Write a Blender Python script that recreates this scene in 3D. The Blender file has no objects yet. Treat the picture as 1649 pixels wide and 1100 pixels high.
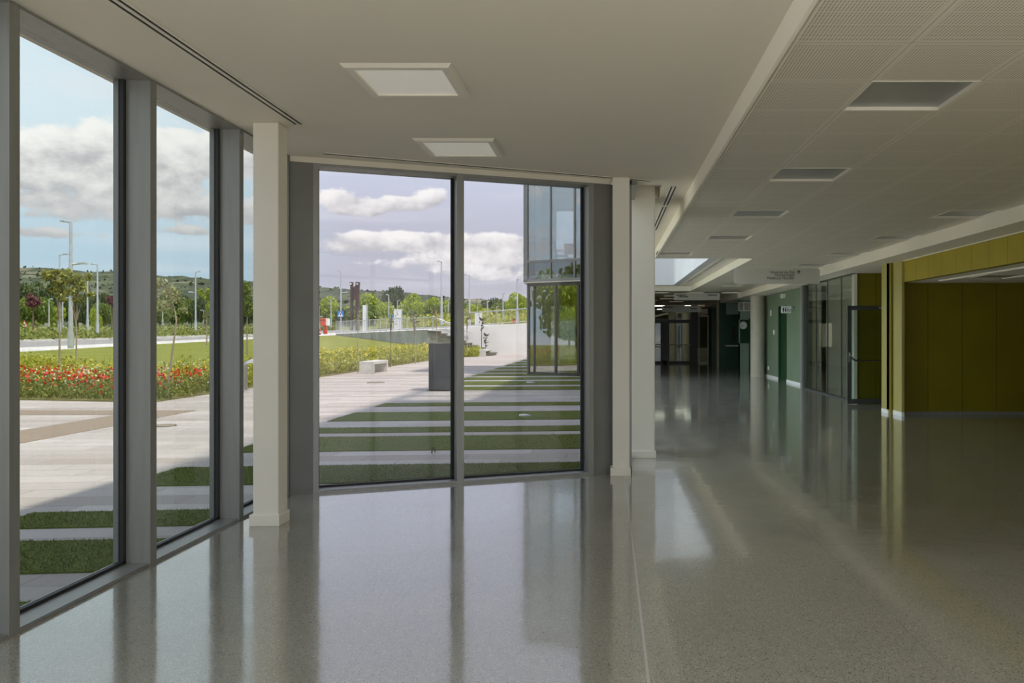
import bpy, math, random
import numpy as np
from mathutils import Vector, Matrix

SC = bpy.context.scene
COL = SC.collection
random.seed(7)
RNG = np.random.default_rng(7)

# ------------------------------------------------------------------ camera
CAM_H = 1.44
FPX = 1340.0
VPX, VPY = 980.0, 537.0
cam_d = bpy.data.cameras.new('camera')
cam_d.sensor_width = 36.0
cam_d.lens = FPX / 1649.0 * 36.0
cam_d.shift_x = -(VPX - 824.5) / 1649.0
cam_d.shift_y = -(550.0 - VPY) / 1649.0
cam_d.clip_start = 0.05
cam_d.clip_end = 4000
cam = bpy.data.objects.new('camera', cam_d)
cam.location = (0, 0, CAM_H)
cam.rotation_euler = (math.radians(90), 0, 0)
COL.objects.link(cam)
SC.camera = cam

# ------------------------------------------------------------------ exposure / cycles
SC.view_settings.view_transform = 'Standard'
SC.view_settings.look = 'None'
SC.view_settings.gamma = 1.0
SC.view_settings.use_curve_mapping = False
SC.view_settings.exposure = 1.15
SC.cycles.use_denoising = True
SC.cycles.max_bounces = 14
SC.cycles.diffuse_bounces = 7
SC.cycles.glossy_bounces = 6
SC.cycles.transparent_max_bounces = 32
SC.cycles.sample_clamp_indirect = 6.0

# ------------------------------------------------------------------ node helpers
class N:
    """small wrapper that builds node graphs"""
    def __init__(self, nt):
        self.nt = nt
    def node(self, typ, **kw):
        n = self.nt.nodes.new(typ)
        for k, v in kw.items():
            setattr(n, k, v)
        return n
    def lk(self, a, b):
        self.nt.links.new(a, b)
    def put(self, sock, v):
        if isinstance(v, bpy.types.NodeSocket):
            self.lk(v, sock)
        else:
            sock.default_value = v
    def m(self, op, a, b=None, c=None, clamp=False):
        n = self.node('ShaderNodeMath', operation=op)
        n.use_clamp = clamp
        self.put(n.inputs[0], a)
        if b is not None: self.put(n.inputs[1], b)
        if c is not None: self.put(n.inputs[2], c)
        return n.outputs[0]
    def mix(self, f, a, b):
        n = self.node('ShaderNodeMix', data_type='RGBA')
        self.put(n.inputs[0], f)
        for s, v in ((n.inputs[6], a), (n.inputs[7], b)):
            if isinstance(v, bpy.types.NodeSocket): self.lk(v, s)
            else: s.default_value = (*v[:3], 1)
        return n.outputs[2]
    def smooth(self, v, lo, hi, a=0.0, b=1.0):
        n = self.node('ShaderNodeMapRange')
        n.interpolation_type = 'SMOOTHSTEP'
        self.put(n.inputs[0], v); self.put(n.inputs[1], lo); self.put(n.inputs[2], hi)
        self.put(n.inputs[3], a); self.put(n.inputs[4], b)
        return n.outputs[0]
    def xyz(self, x, y, z):
        n = self.node('ShaderNodeCombineXYZ')
        self.put(n.inputs[0], x); self.put(n.inputs[1], y); self.put(n.inputs[2], z)
        return n.outputs[0]
    def sep(self, v):
        n = self.node('ShaderNodeSeparateXYZ')
        self.lk(v, n.inputs[0])
        return n.outputs
    def noise(self, vec, scale, detail=3, rough=0.55):
        n = self.node('ShaderNodeTexNoise')
        if vec is not None: self.lk(vec, n.inputs['Vector'])
        n.inputs['Scale'].default_value = scale
        n.inputs['Detail'].default_value = detail
        n.inputs['Roughness'].default_value = rough
        return n.outputs['Fac']

# ------------------------------------------------------------------ world: blue sky with banks of cloud
W = bpy.data.worlds.new('sky')
SC.world = W
W.use_nodes = True
W.node_tree.nodes.clear()
g = N(W.node_tree)
tc = g.node('ShaderNodeTexCoord')
d = g.sep(tc.outputs['Generated'])
hor = g.m('SQRT', g.m('ADD', g.m('MULTIPLY', d[0], d[0]), g.m('MULTIPLY', d[1], d[1])))
el = g.m('DIVIDE', d[2], g.m('MAXIMUM', hor, 0.02))
az = g.m('ARCTAN2', d[0], g.m('MAXIMUM', d[1], -9.0))
leftw = g.smooth(az, -0.30, -0.44)
el_c = g.m('MINIMUM', el, 1.3)
wob = g.noise(g.xyz(g.m('MULTIPLY', az, 30.0), g.m('MULTIPLY', el, 42.0), 2.0), 1.0, 6, 0.62)
wob2 = g.noise(g.xyz(g.m('MULTIPLY', az, 9.0), g.m('MULTIPLY', el, 22.0), 5.0), 1.0, 5, 0.55)
# cloud banks: centre and half size given in photo pixels, strength
CL = [(548, 318, 30, 17, 1.0), (640, 327, 48, 14, 1.0), (702, 318, 26, 14, .95), (600, 342, 22, 9, .8), (556, 338, 18, 9, .7), (590, 384, 70, 12, .9), (690, 384, 75, 13, 1.0), (800, 384, 40, 11, .8),
      (625, 397, 80, 9, .6), (700, 420, 60, 14, .8), (790, 413, 44, 22, .9), (600, 424, 50, 8, .6), (560, 402, 40, 8, .5), (760, 440, 60, 9, .5), (735, 345, 10, 8, .7), (860, 395, 50, 20, .7), (800, 450, 60, 12, .5),
      (100, 240, 105, 34, 1.15), (190, 232, 70, 30, 1.1), (295, 240, 60, 32, 1.05), (20, 262, 60, 30, .9), (270, 268, 60, 30, .9), (90, 296, 170, 26, .75), (320, 335, 80, 14, .8), (110, 345, 140, 14, .62), (250, 305, 90, 20, .6), (100, 325, 150, 9, .75), (60, 374, 130, 9, .75), (300, 372, 70, 8, .7), (410, 250, 60, 40, .9), (440, 340, 70, 25, .7)]
tot = None; num = None
for (cx, cy, hw, hh, st) in CL:
    k_ = (cx - VPX) / FPX; nrm = math.sqrt(1 + k_ * k_)
    a0 = math.atan(k_); e0 = (VPY - cy) / FPX / nrm
    hw_ = hw / FPX / (nrm * nrm) * 1.15; hh_ = hh / FPX / nrm * 1.15
    da = g.m('DIVIDE', g.m('SUBTRACT', az, a0), hw_); de = g.m('DIVIDE', g.m('SUBTRACT', el, e0), hh_)
    r2 = g.m('ADD', g.m('MULTIPLY', da, da), g.m('MULTIPLY', de, de))
    w_ = g.m('MULTIPLY', g.m('POWER', 2.718, g.m('MULTIPLY', r2, -1.0)), st)
    tot = w_ if tot is None else g.m('ADD', tot, w_)
    q_ = g.m('MULTIPLY', w_, de)
    num = q_ if num is None else g.m('ADD', num, q_)
overhead = g.smooth(el, 0.24, 0.5, 0.0, 0.30)
behind = g.smooth(g.m('ABSOLUTE', g.m('ADD', az, 0.30)), 0.55, 0.9, 0.0, 0.32)
dens = g.m('ADD', g.m('ADD', g.m('MULTIPLY', g.m('MINIMUM', tot, 1.2), 0.62), g.m('MAXIMUM', overhead, behind)), g.m('ADD', g.m('MULTIPLY', g.m('SUBTRACT', wob, 0.5), 1.15), g.m('MULTIPLY', g.m('SUBTRACT', wob2, 0.5), 0.8)))
cov = g.smooth(dens, 0.27, 0.50)
vert = g.m('DIVIDE', num, g.m('ADD', tot, 0.05))
lit = g.smooth(g.m('ADD', g.m('MULTIPLY', vert, 0.55), g.m('MULTIPLY', g.m('SUBTRACT', wob, 0.45), 1.6)), -0.55, 0.50)
lit = g.m('MULTIPLY', lit, g.m('SUBTRACT', 1.0, g.m('MULTIPLY', g.smooth(el, 0.175, 0.10), g.m('MULTIPLY', leftw, 0.55))))
cloud = g.mix(lit, (0.43, 0.435, 0.46), (0.92, 0.905, 0.88))
sky_low = g.mix(leftw, (0.46, 0.465, 0.53), (0.44, 0.59, 0.70))
sky_hi = g.mix(leftw, (0.62, 0.67, 0.80), (0.68, 0.80, 0.87))
skyc = g.mix(g.smooth(el, 0.04, 0.25), sky_low, sky_hi)
skyc = g.mix(g.smooth(el, 0.35, 1.3), skyc, (0.42, 0.57, 0.84))
thin = g.noise(g.xyz(g.m('MULTIPLY', az, 3.0), g.m('MULTIPLY', el_c, 30.0), 9.0), 1.1, 4, 0.5)
skyc = g.mix(g.smooth(thin, 0.45, 0.75, 0.0, 0.35), skyc, (0.80, 0.80, 0.84))
skyc = g.mix(cov, skyc, cloud)
bg = g.node('ShaderNodeBackground')
g.lk(skyc, bg.inputs[0])
SKY_STRENGTH = 1.55
bg.inputs[1].default_value = SKY_STRENGTH
out = g.node('ShaderNodeOutputWorld')
g.lk(bg.outputs[0], out.inputs[0])

# ------------------------------------------------------------------ sun
sd = bpy.data.lights.new('sun', 'SUN')
sd.energy = 5.2
sd.angle = math.radians(2.2)
sd.color = (1.0, 0.93, 0.82)
sun = bpy.data.objects.new('sun', sd)
to_sun = Vector((0.50, -0.25, 1.0)).normalized()
sun.rotation_euler = to_sun.to_track_quat('Z', 'Y').to_euler()
sun.location = (30, -15, 60)
COL.objects.link(sun)

# ------------------------------------------------------------------ materials
MATS = {}
def base_mat(name):
    m = bpy.data.materials.new(name)
    m.use_nodes = True
    nt = m.node_tree
    b = nt.nodes['Principled BSDF']
    MATS[name] = m
    return m, N(nt), b

def pm(name, c1, c2=None, scale=4.0, detail=4, rough=0.5, metal=0.0, bump=0.0, bscale=None, spec=0.5, lo=0.35, hi=0.65, stretch=(1, 1, 1), trans=0.0, island=False):
    m, g, b = base_mat(name)
    b.inputs['Roughness'].default_value = rough
    b.inputs['Metallic'].default_value = metal
    b.inputs['Specular IOR Level'].default_value = spec
    b.inputs['Base Color'].default_value = (*c1, 1)
    tc = g.node('ShaderNodeTexCoord')
    mp = g.node('ShaderNodeMapping')
    mp.inputs['Scale'].default_value = stretch
    g.lk(tc.outputs['Object'], mp.inputs[0])
    if c2 is not None:
        if island:
            gi = g.node('ShaderNodeNewGeometry')
            f = gi.outputs['Random Per Island']
        else:
            f = g.smooth(g.noise(mp.outputs[0], scale, detail), lo, hi)
        g.lk(g.mix(f, c1, c2), b.inputs['Base Color'])
    if bump:
        bn = g.node('ShaderNodeBump')
        bn.inputs['Strength'].default_value = bump
        bn.inputs['Distance'].default_value = 0.02
        g.lk(g.noise(mp.outputs[0], bscale or scale * 6, 4), bn.inputs['Height'])
        g.lk(bn.outputs[0], b.inputs['Normal'])
    if trans:
        t = g.node('ShaderNodeBsdfTranslucent')
        src = b.inputs['Base Color']
        if src.is_linked: g.lk(src.links[0].from_socket, t.inputs[0])
        else: t.inputs[0].default_value = (*c1, 1)
        mx = g.node('ShaderNodeMixShader')
        mx.inputs[0].default_value = trans
        g.lk(b.outputs[0], mx.inputs[1]); g.lk(t.outputs[0], mx.inputs[2])
        o = m.node_tree.nodes['Material Output']
        g.lk(mx.outputs[0], o.inputs[0])
    return m

def glass(name, tint, f0=0.045, power=5.0, rough=0.0, mx_refl=1.0):
    m = bpy.data.materials.new(name)
    m.use_nodes = True
    m.node_tree.nodes.clear()
    g = N(m.node_tree)
    lw = g.node('ShaderNodeLayerWeight')
    lw.inputs[0].default_value = 0.5
    f = g.m('ADD', f0, g.m('MULTIPLY', g.m('POWER', lw.outputs['Facing'], power), (1.0 - f0) * mx_refl))
    t = g.node('ShaderNodeBsdfTransparent'); t.inputs[0].default_value = (*tint, 1)
    gl = g.node('ShaderNodeBsdfGlossy'); gl.inputs['Roughness'].default_value = rough
    mx = g.node('ShaderNodeMixShader')
    g.lk(f, mx.inputs[0]); g.lk(t.outputs[0], mx.inputs[1]); g.lk(gl.outputs[0], mx.inputs[2])
    o = g.node('ShaderNodeOutputMaterial')
    g.lk(mx.outputs[0], o.inputs[0])
    MATS[name] = m
    return m

def lines_mask(g, coord, origin, pitch, half):
    """1 on thin joints every pitch along coord"""
    t = g.m('DIVIDE', g.m('SUBTRACT', coord, origin), pitch)
    fr = g.m('ABSOLUTE', g.m('SUBTRACT', g.m('FRACT', g.m('ADD', t, 0.5)), 0.5))
    return g.m('LESS_THAN', fr, half / pitch)

WHITE = pm('white_plaster', (0.86, 0.82, 0.73), (0.83, 0.79, 0.70), scale=1.3, rough=0.75, bump=0.04, bscale=60)
CEIL = pm('ceiling_plaster', (0.83, 0.775, 0.67), (0.81, 0.755, 0.65), scale=0.5, rough=0.85)
COVE_LIT = pm('cove_white_lit', (0.95, 0.91, 0.81), rough=0.6)  # lighter copy of the trim white, window light put into the colour
TRIMW = pm('white_lacquer', (0.85, 0.80, 0.70), rough=0.4)
METAL = pm('anodised_grey', (0.30, 0.30, 0.285), (0.275, 0.275, 0.26), scale=3, rough=0.42, metal=0.35, stretch=(8, 8, 0.6))
DMETAL = pm('panel_grey', (0.20, 0.20, 0.185), (0.185, 0.185, 0.17), scale=2, rough=0.5, metal=0.2)
GASKET = pm('black_gasket', (0.02, 0.02, 0.02), rough=0.6)
DARKFR = pm('dark_grey_frame', (0.075, 0.078, 0.075), rough=0.4, metal=0.3)
STEEL = pm('brushed_steel', (0.62, 0.62, 0.61), rough=0.28, metal=0.95)
GALV = pm('galvanised_steel', (0.62, 0.64, 0.66), (0.52, 0.54, 0.56), scale=3, rough=0.45, metal=0.5)
def glow(name, col, strength):
    m, g, b = base_mat(name)
    b.inputs['Base Color'].default_value = (*col, 1); b.inputs['Roughness'].default_value = .45
    b.inputs['Emission Color'].default_value = (1.0, 0.93, 0.80, 1); b.inputs['Emission Strength'].default_value = strength
    return m
LAMPON = glow('lamp_diffuser_faint', (0.9, 0.89, 0.85), 0.07)
LAMPDIM = glow('lamp_diffuser_dim', (0.6, 0.59, 0.55), 0.12)
LAMPFAR = glow('lamp_diffuser_lit', (0.9, 0.89, 0.85), 2.2)
DIFF = pm('lamp_diffuser_white', (0.93, 0.92, 0.88), rough=0.45)
DIFFG = pm('lamp_diffuser_grey', (0.36, 0.36, 0.345), (0.33, 0.33, 0.315), scale=2, rough=0.3)
SLOT = pm('vent_black', (0.03, 0.03, 0.028), rough=0.6)
CONCC = pm('column_concrete', (0.56, 0.51, 0.42), (0.50, 0.455, 0.37), scale=2.5, rough=0.7, bump=0.05)
CONC = pm('concrete', (0.42, 0.42, 0.37), (0.31, 0.31, 0.27), scale=0.7, rough=0.8, bump=0.1, bscale=20)
CONCW = pm('white_concrete', (0.93, 0.92, 0.90), (0.80, 0.78, 0.76), scale=0.6, detail=7, rough=0.8, lo=0.4, hi=0.8)
STEPS = pm('step_concrete', (0.20, 0.19, 0.15), (0.15, 0.14, 0.11), scale=1.2, rough=0.8)
BENCH = pm('bench_concrete', (0.66, 0.65, 0.61), (0.58, 0.57, 0.53), scale=6, rough=0.8, bump=0.06)
MONO = pm('dark_stone', (0.085, 0.088, 0.092), (0.07, 0.072, 0.076), scale=5, rough=0.55)
CORTEN = pm('rusted_steel', (0.085, 0.04, 0.028), (0.06, 0.03, 0.022), scale=2, rough=0.85)
BIRDM = pm('dark_metal_bird', (0.06, 0.055, 0.035), rough=0.8)
PAINTW = pm('white_paint', (0.86, 0.86, 0.85), rough=0.4)
RED = pm('red_paint', (0.75, 0.09, 0.03), rough=0.4)
BLUE = pm('sign_blue', (0.05, 0.22, 0.60), rough=0.4)
BLACK = pm('black_paint', (0.015, 0.015, 0.015), rough=0.5)
SIGNTXT = pm('sign_lettering', (0.05, 0.05, 0.045), rough=0.5)
GREY_PRINT = pm('grey_print', (0.25, 0.25, 0.26), rough=0.5)
BARK = pm('bark', (0.20, 0.14, 0.09), (0.13, 0.09, 0.06), scale=8, rough=0.9, stretch=(1, 1, 0.3))
BARKP = pm('pale_bark', (0.42, 0.35, 0.25), (0.30, 0.24, 0.17), scale=8, rough=0.9, stretch=(1, 1, 0.3))
LEAF = pm('leaf_mid', (0.13, 0.20, 0.03), (0.26, 0.32, 0.06), rough=0.55, trans=0.35, island=True)
LEAFB = pm('leaf_bright', (0.26, 0.36, 0.02), (0.50, 0.56, 0.06), rough=0.6, trans=0.35, island=True)
LEAFD = pm('leaf_dark', (0.05, 0.085, 0.025), (0.13, 0.17, 0.045), rough=0.6, trans=0.3, island=True)
LEAFP = pm('leaf_purple', (0.15, 0.055, 0.06), (0.25, 0.10, 0.10), rough=0.6, trans=0.3, island=True)
LEAFY = pm('leaf_pale', (0.34, 0.36, 0.14), (0.50, 0.50, 0.26), rough=0.6, trans=0.35, island=True)
LEAFO = pm('leaf_sapling', (0.17, 0.20, 0.02), (0.52, 0.50, 0.13), rough=0.5, trans=0.35, island=True)
MEADOW = pm('meadow_green', (0.13, 0.18, 0.03), (0.33, 0.33, 0.08), rough=0.7, trans=0.3, island=True)
MEADOWY = pm('meadow_yellow_green', (0.28, 0.32, 0.03), (0.52, 0.50, 0.06), rough=0.7, trans=0.3, island=True)
POPPY = pm('poppy_red', (0.68, 0.035, 0.02), (0.80, 0.10, 0.05), rough=0.6, trans=0.3, island=True)
YFLOW = pm('flower_yellow', (0.74, 0.60, 0.04), (0.72, 0.68, 0.10), rough=0.6, trans=0.3, island=True)
WFLOW = pm('flower_white', (0.80, 0.78, 0.66), (0.75, 0.75, 0.55), rough=0.6, trans=0.2, island=True)
TURFB = pm('turf_blades', (0.095, 0.12, 0.018), (0.22, 0.24, 0.06), rough=0.6, spec=0.3, island=True)
TURF = pm('turf_base', (0.085, 0.115, 0.018), (0.17, 0.20, 0.045), scale=70, detail=4, rough=0.9, spec=0.1, bump=0.5, bscale=150)
LAWN = pm('lawn_green', (0.20, 0.215, 0.035), (0.24, 0.25, 0.05), scale=0.35, detail=6, rough=0.95, spec=0.1, bump=0.3, bscale=30)
SOIL = pm('soil', (0.17, 0.15, 0.06), (0.24, 0.22, 0.09), scale=2, rough=0.95, spec=0.1)
VERGE = pm('verge_ground', (0.30, 0.29, 0.12), (0.20, 0.25, 0.06), scale=0.4, detail=6, rough=0.95, spec=0.1)
ASPH = pm('asphalt', (0.33, 0.31, 0.29), (0.29, 0.275, 0.26), scale=0.6, rough=0.9)
SIDEW = pm('sidewalk', (0.66, 0.63, 0.58), (0.60, 0.57, 0.52), scale=1, rough=0.85)
KERB = pm('kerb_stone', (0.42, 0.40, 0.36), rough=0.85)
ACRYL = pm('sign_acrylic', (0.56, 0.545, 0.49), rough=0.35)
TACT = None

def hill_mat():
    m, g, b = base_mat('hill_scrub')
    tc = g.node('ShaderNodeTexCoord')
    f1 = g.smooth(g.noise(tc.outputs['Object'], 0.035, 8, 0.65), 0.45, 0.58)
    f2 = g.smooth(g.noise(tc.outputs['Object'], 0.012, 6, 0.6), 0.50, 0.66)
    c = g.mix(f1, (0.075, 0.09, 0.062), (0.125, 0.14, 0.085))
    c = g.mix(g.m('MULTIPLY', f2, f1), c, (0.24, 0.22, 0.155))
    g.lk(c, b.inputs['Base Color'])
    b.inputs['Roughness'].default_value = 1.0
    b.inputs['Specular IOR Level'].default_value = 0.0
    return m
HILL = hill_mat()

def terrazzo():
    m, g, b = base_mat('terrazzo')
    tc = g.node('ShaderNodeTexCoord')
    o = tc.outputs['Object']
    s = g.sep(o)
    f = g.noise(o, 260, 2, 0.6)
    v = g.node('ShaderNodeTexVoronoi'); v.inputs['Scale'].default_value = 150
    g.lk(o, v.inputs['Vector'])
    vc = g.sep(v.outputs['Color'])
    c = g.mix(g.smooth(f, 0.38, 0.62), (0.27, 0.258, 0.21), (0.395, 0.378, 0.318))
    c = g.mix(g.m('MULTIPLY', g.m('GREATER_THAN', vc[0], 0.86), g.m('LESS_THAN', v.outputs['Distance'], 0.5)), c, (0.11, 0.105, 0.09))
    c = g.mix(g.m('MULTIPLY', g.m('LESS_THAN', vc[1], 0.12), g.m('LESS_THAN', v.outputs['Distance'], 0.5)), c, (0.50, 0.48, 0.43))
    big = g.smooth(g.noise(o, 0.7, 3), 0.3, 0.7)
    c = g.mix(g.m('MULTIPLY', big, 0.22), c, (0.22, 0.21, 0.175))
    # brass-free pale expansion joints and hairline tile joints
    def at(coord, val, half):
        return g.m('LESS_THAN', g.m('ABSOLUTE', g.m('SUBTRACT', coord, val)), half)
    tile = g.m('MAXIMUM', lines_mask(g, s[0], 0.165, 1.28, 0.0018), lines_mask(g, s[1], 9.28, 1.2, 0.0022))
    c = g.mix(g.m('MULTIPLY', tile, 0.35), c, (0.12, 0.115, 0.10))
    jn = g.m('MAXIMUM', at(s[0], 0.165, 0.006), at(s[1], 9.28, 0.012))
    jn = g.m('MAXIMUM', jn, g.m('MAXIMUM', at(s[0], 4.0, 0.008), at(s[0], 5.41, 0.008)))
    c = g.mix(g.m('MULTIPLY', jn, 0.8), c, (0.50, 0.49, 0.45))
    g.lk(c, b.inputs['Base Color'])
    b.inputs['IOR'].default_value = 1.55
    b.inputs['Specular IOR Level'].default_value = 0.75
    b.inputs['Coat Weight'].default_value = 0.65
    b.inputs['Coat Roughness'].default_value = 0.06
    b.inputs['Coat IOR'].default_value = 1.55
    rn = g.smooth(g.noise(o, 1.6, 4), 0.3, 0.7, 0.11, 0.17)
    g.lk(rn, b.inputs['Roughness'])
    bn = g.node('ShaderNodeBump'); bn.inputs['Strength'].default_value = 0.18; bn.inputs['Distance'].default_value = 0.006
    g.lk(g.noise(o, 3.2, 2, 0.5), bn.inputs['Height'])
    g.lk(bn.outputs[0], b.inputs['Normal']); g.lk(bn.outputs[0], b.inputs['Coat Normal'])
    return m
TERR = terrazzo()

PX0, PXP, PY0, PYP = 0.877, 0.6255, 4.745, 0.625
def perforated():
    m, g, b = base_mat('perforated_tile')
    tc = g.node('ShaderNodeTexCoord')
    s = g.sep(tc.outputs['Object'])
    fx = g.m('FRACT', g.m('ADD', g.m('DIVIDE', g.m('SUBTRACT', s[0], PX0), PXP), 40.0))
    fy = g.m('FRACT', g.m('ADD', g.m('DIVIDE', g.m('SUBTRACT', s[1], PY0), PYP), 40.0))
    ex = g.m('MINIMUM', fx, g.m('SUBTRACT', 1.0, fx)); ey = g.m('MINIMUM', fy, g.m('SUBTRACT', 1.0, fy))
    e = g.m('MINIMUM', ex, ey)
    inside = g.m('GREATER_THAN', e, 0.043)
    nd = 36.0
    hx = g.m('SUBTRACT', g.m('FRACT', g.m('MULTIPLY', fx, nd)), 0.5)
    hy = g.m('SUBTRACT', g.m('FRACT', g.m('MULTIPLY', fy, nd)), 0.5)
    r = g.m('SQRT', g.m('ADD', g.m('MULTIPLY', hx, hx), g.m('MULTIPLY', hy, hy)))
    hole = g.m('MULTIPLY', g.m('LESS_THAN', r, 0.215), inside)
    joint = g.m('LESS_THAN', e, 0.006)
    c = g.mix(hole, (0.80, 0.735, 0.62), (0.09, 0.085, 0.07))
    c = g.mix(joint, c, (0.50, 0.49, 0.46))
    g.lk(c, b.inputs['Base Color'])
    b.inputs['Roughness'].default_value = 0.5
    return m
PERF = perforated()

def panelled(name, col, axis, origin, pitch, half=0.004, rough=0.5, dark=0.25, vary=0.06):
    m, g, b = base_mat(name)
    tc = g.node('ShaderNodeTexCoord')
    s = g.sep(tc.outputs['Object'])
    j = lines_mask(g, s[axis], origin, pitch, half)
    n = g.noise(tc.outputs['Object'], 1.5, 4)
    c = g.mix(g.smooth(n, 0.3, 0.7), [x * (1 - vary) for x in col], [x * (1 + vary) for x in col])
    c = g.mix(j, c, [x * dark for x in col])
    g.lk(c, b.inputs['Base Color'])
    b.inputs['Roughness'].default_value = rough
    b.inputs['Specular IOR Level'].default_value = 0.3
    return m
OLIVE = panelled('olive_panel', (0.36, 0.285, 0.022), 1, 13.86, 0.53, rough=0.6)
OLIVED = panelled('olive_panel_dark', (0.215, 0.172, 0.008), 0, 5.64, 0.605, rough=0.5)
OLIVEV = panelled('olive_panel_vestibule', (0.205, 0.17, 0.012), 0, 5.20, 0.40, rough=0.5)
OLIVEP = pm('olive_lacquer', (0.40, 0.345, 0.10), (0.385, 0.33, 0.09), scale=2, rough=0.45)
GREENW = panelled('green_panel', (0.185, 0.25, 0.165), 1, 22.3, 0.30, half=0.006, rough=0.45, dark=0.7)
GREENL = panelled('pale_green_panel', (0.27, 0.36, 0.28), 0, 5.0, 0.5, rough=0.45)
GREEND = pm('dark_green_lacquer', (0.008, 0.055, 0.016), (0.007, 0.048, 0.014), scale=2, rough=0.4)

def paving():
    m, g, b = base_mat('paving')
    tc = g.node('ShaderNodeTexCoord')
    s = g.sep(tc.outputs['Object'])
    # courses run across the walk, tilted five degrees like the turf strips
    v = g.m('SUBTRACT', s[1], g.m('MULTIPLY', s[0], 0.0875))
    row = g.m('FLOOR', g.m('DIVIDE', v, 0.40))
    jy = lines_mask(g, v, 0.0, 0.40, 0.010)
    off = g.m('MULTIPLY', g.m('FRACT', g.m('MULTIPLY', row, 0.377)), 1.2)
    u = g.m('ADD', s[0], off)
    jx = lines_mask(g, u, 0.0, 1.2, 0.008)
    wn = g.node('ShaderNodeTexWhiteNoise'); wn.noise_dimensions = '2D'
    g.lk(g.xyz(row, g.m('FLOOR', g.m('DIVIDE', u, 1.2)), 0.0), wn.inputs['Vector'])
    c = g.mix(wn.outputs['Value'], (0.41, 0.357, 0.32), (0.54, 0.487, 0.445))
    wn2 = g.node('ShaderNodeTexWhiteNoise'); wn2.noise_dimensions = '1D'
    g.lk(row, wn2.inputs['W'])
    c = g.mix(g.m('MULTIPLY', g.m('GREATER_THAN', wn2.outputs['Value'], 0.68), 0.75), c, (0.36, 0.30, 0.255))
    c = g.mix(g.m('MULTIPLY', g.smooth(g.noise(tc.outputs['Object'], 0.5, 5), 0.4, 0.75), 0.35), c, (0.42, 0.37, 0.32))
    c = g.mix(g.m('MULTIPLY', g.m('MAXIMUM', jx, jy), 0.6), c, (0.20, 0.185, 0.165))
    g.lk(c, b.inputs['Base Color'])
    b.inputs['Roughness'].default_value = 0.75
    return m
PAVE = paving()

def tactile():
    m, g, b = base_mat('tactile_paving')
    tc = g.node('ShaderNodeTexCoord')
    s = g.sep(tc.outputs['Object'])
    hx = g.m('SUBTRACT', g.m('FRACT', g.m('DIVIDE', s[0], 0.07)), 0.5)
    hy = g.m('SUBTRACT', g.m('FRACT', g.m('DIVIDE', s[1], 0.07)), 0.5)
    r = g.m('SQRT', g.m('ADD', g.m('MULTIPLY', hx, hx), g.m('MULTIPLY', hy, hy)))
    c = g.mix(g.smooth(r, 0.25, 0.42), (0.40, 0.31, 0.23), (0.22, 0.16, 0.11))
    g.lk(c, b.inputs['Base Color'])
    b.inputs['Roughness'].default_value = 0.8
    return m
TACT = tactile()

GLASS_L = glass('window_glass', (0.56, 0.57, 0.565), 0.03)
GLASS_F = glass('window_glass_front', (0.56, 0.556, 0.565), 0.03)
GLASS_CLEAR = glass('clear_glass', (0.96, 0.97, 0.965), 0.03)
GLASS_INT = glass('partition_glass', (0.80, 0.86, 0.83), 0.05)
GLASS_B = glass('coated_glass', (0.84, 0.90, 0.82), 0.33, 4.0)
GLASS_U = glass('coated_glass_upper', (0.84, 0.90, 0.90), 0.40, 4.0)

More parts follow.
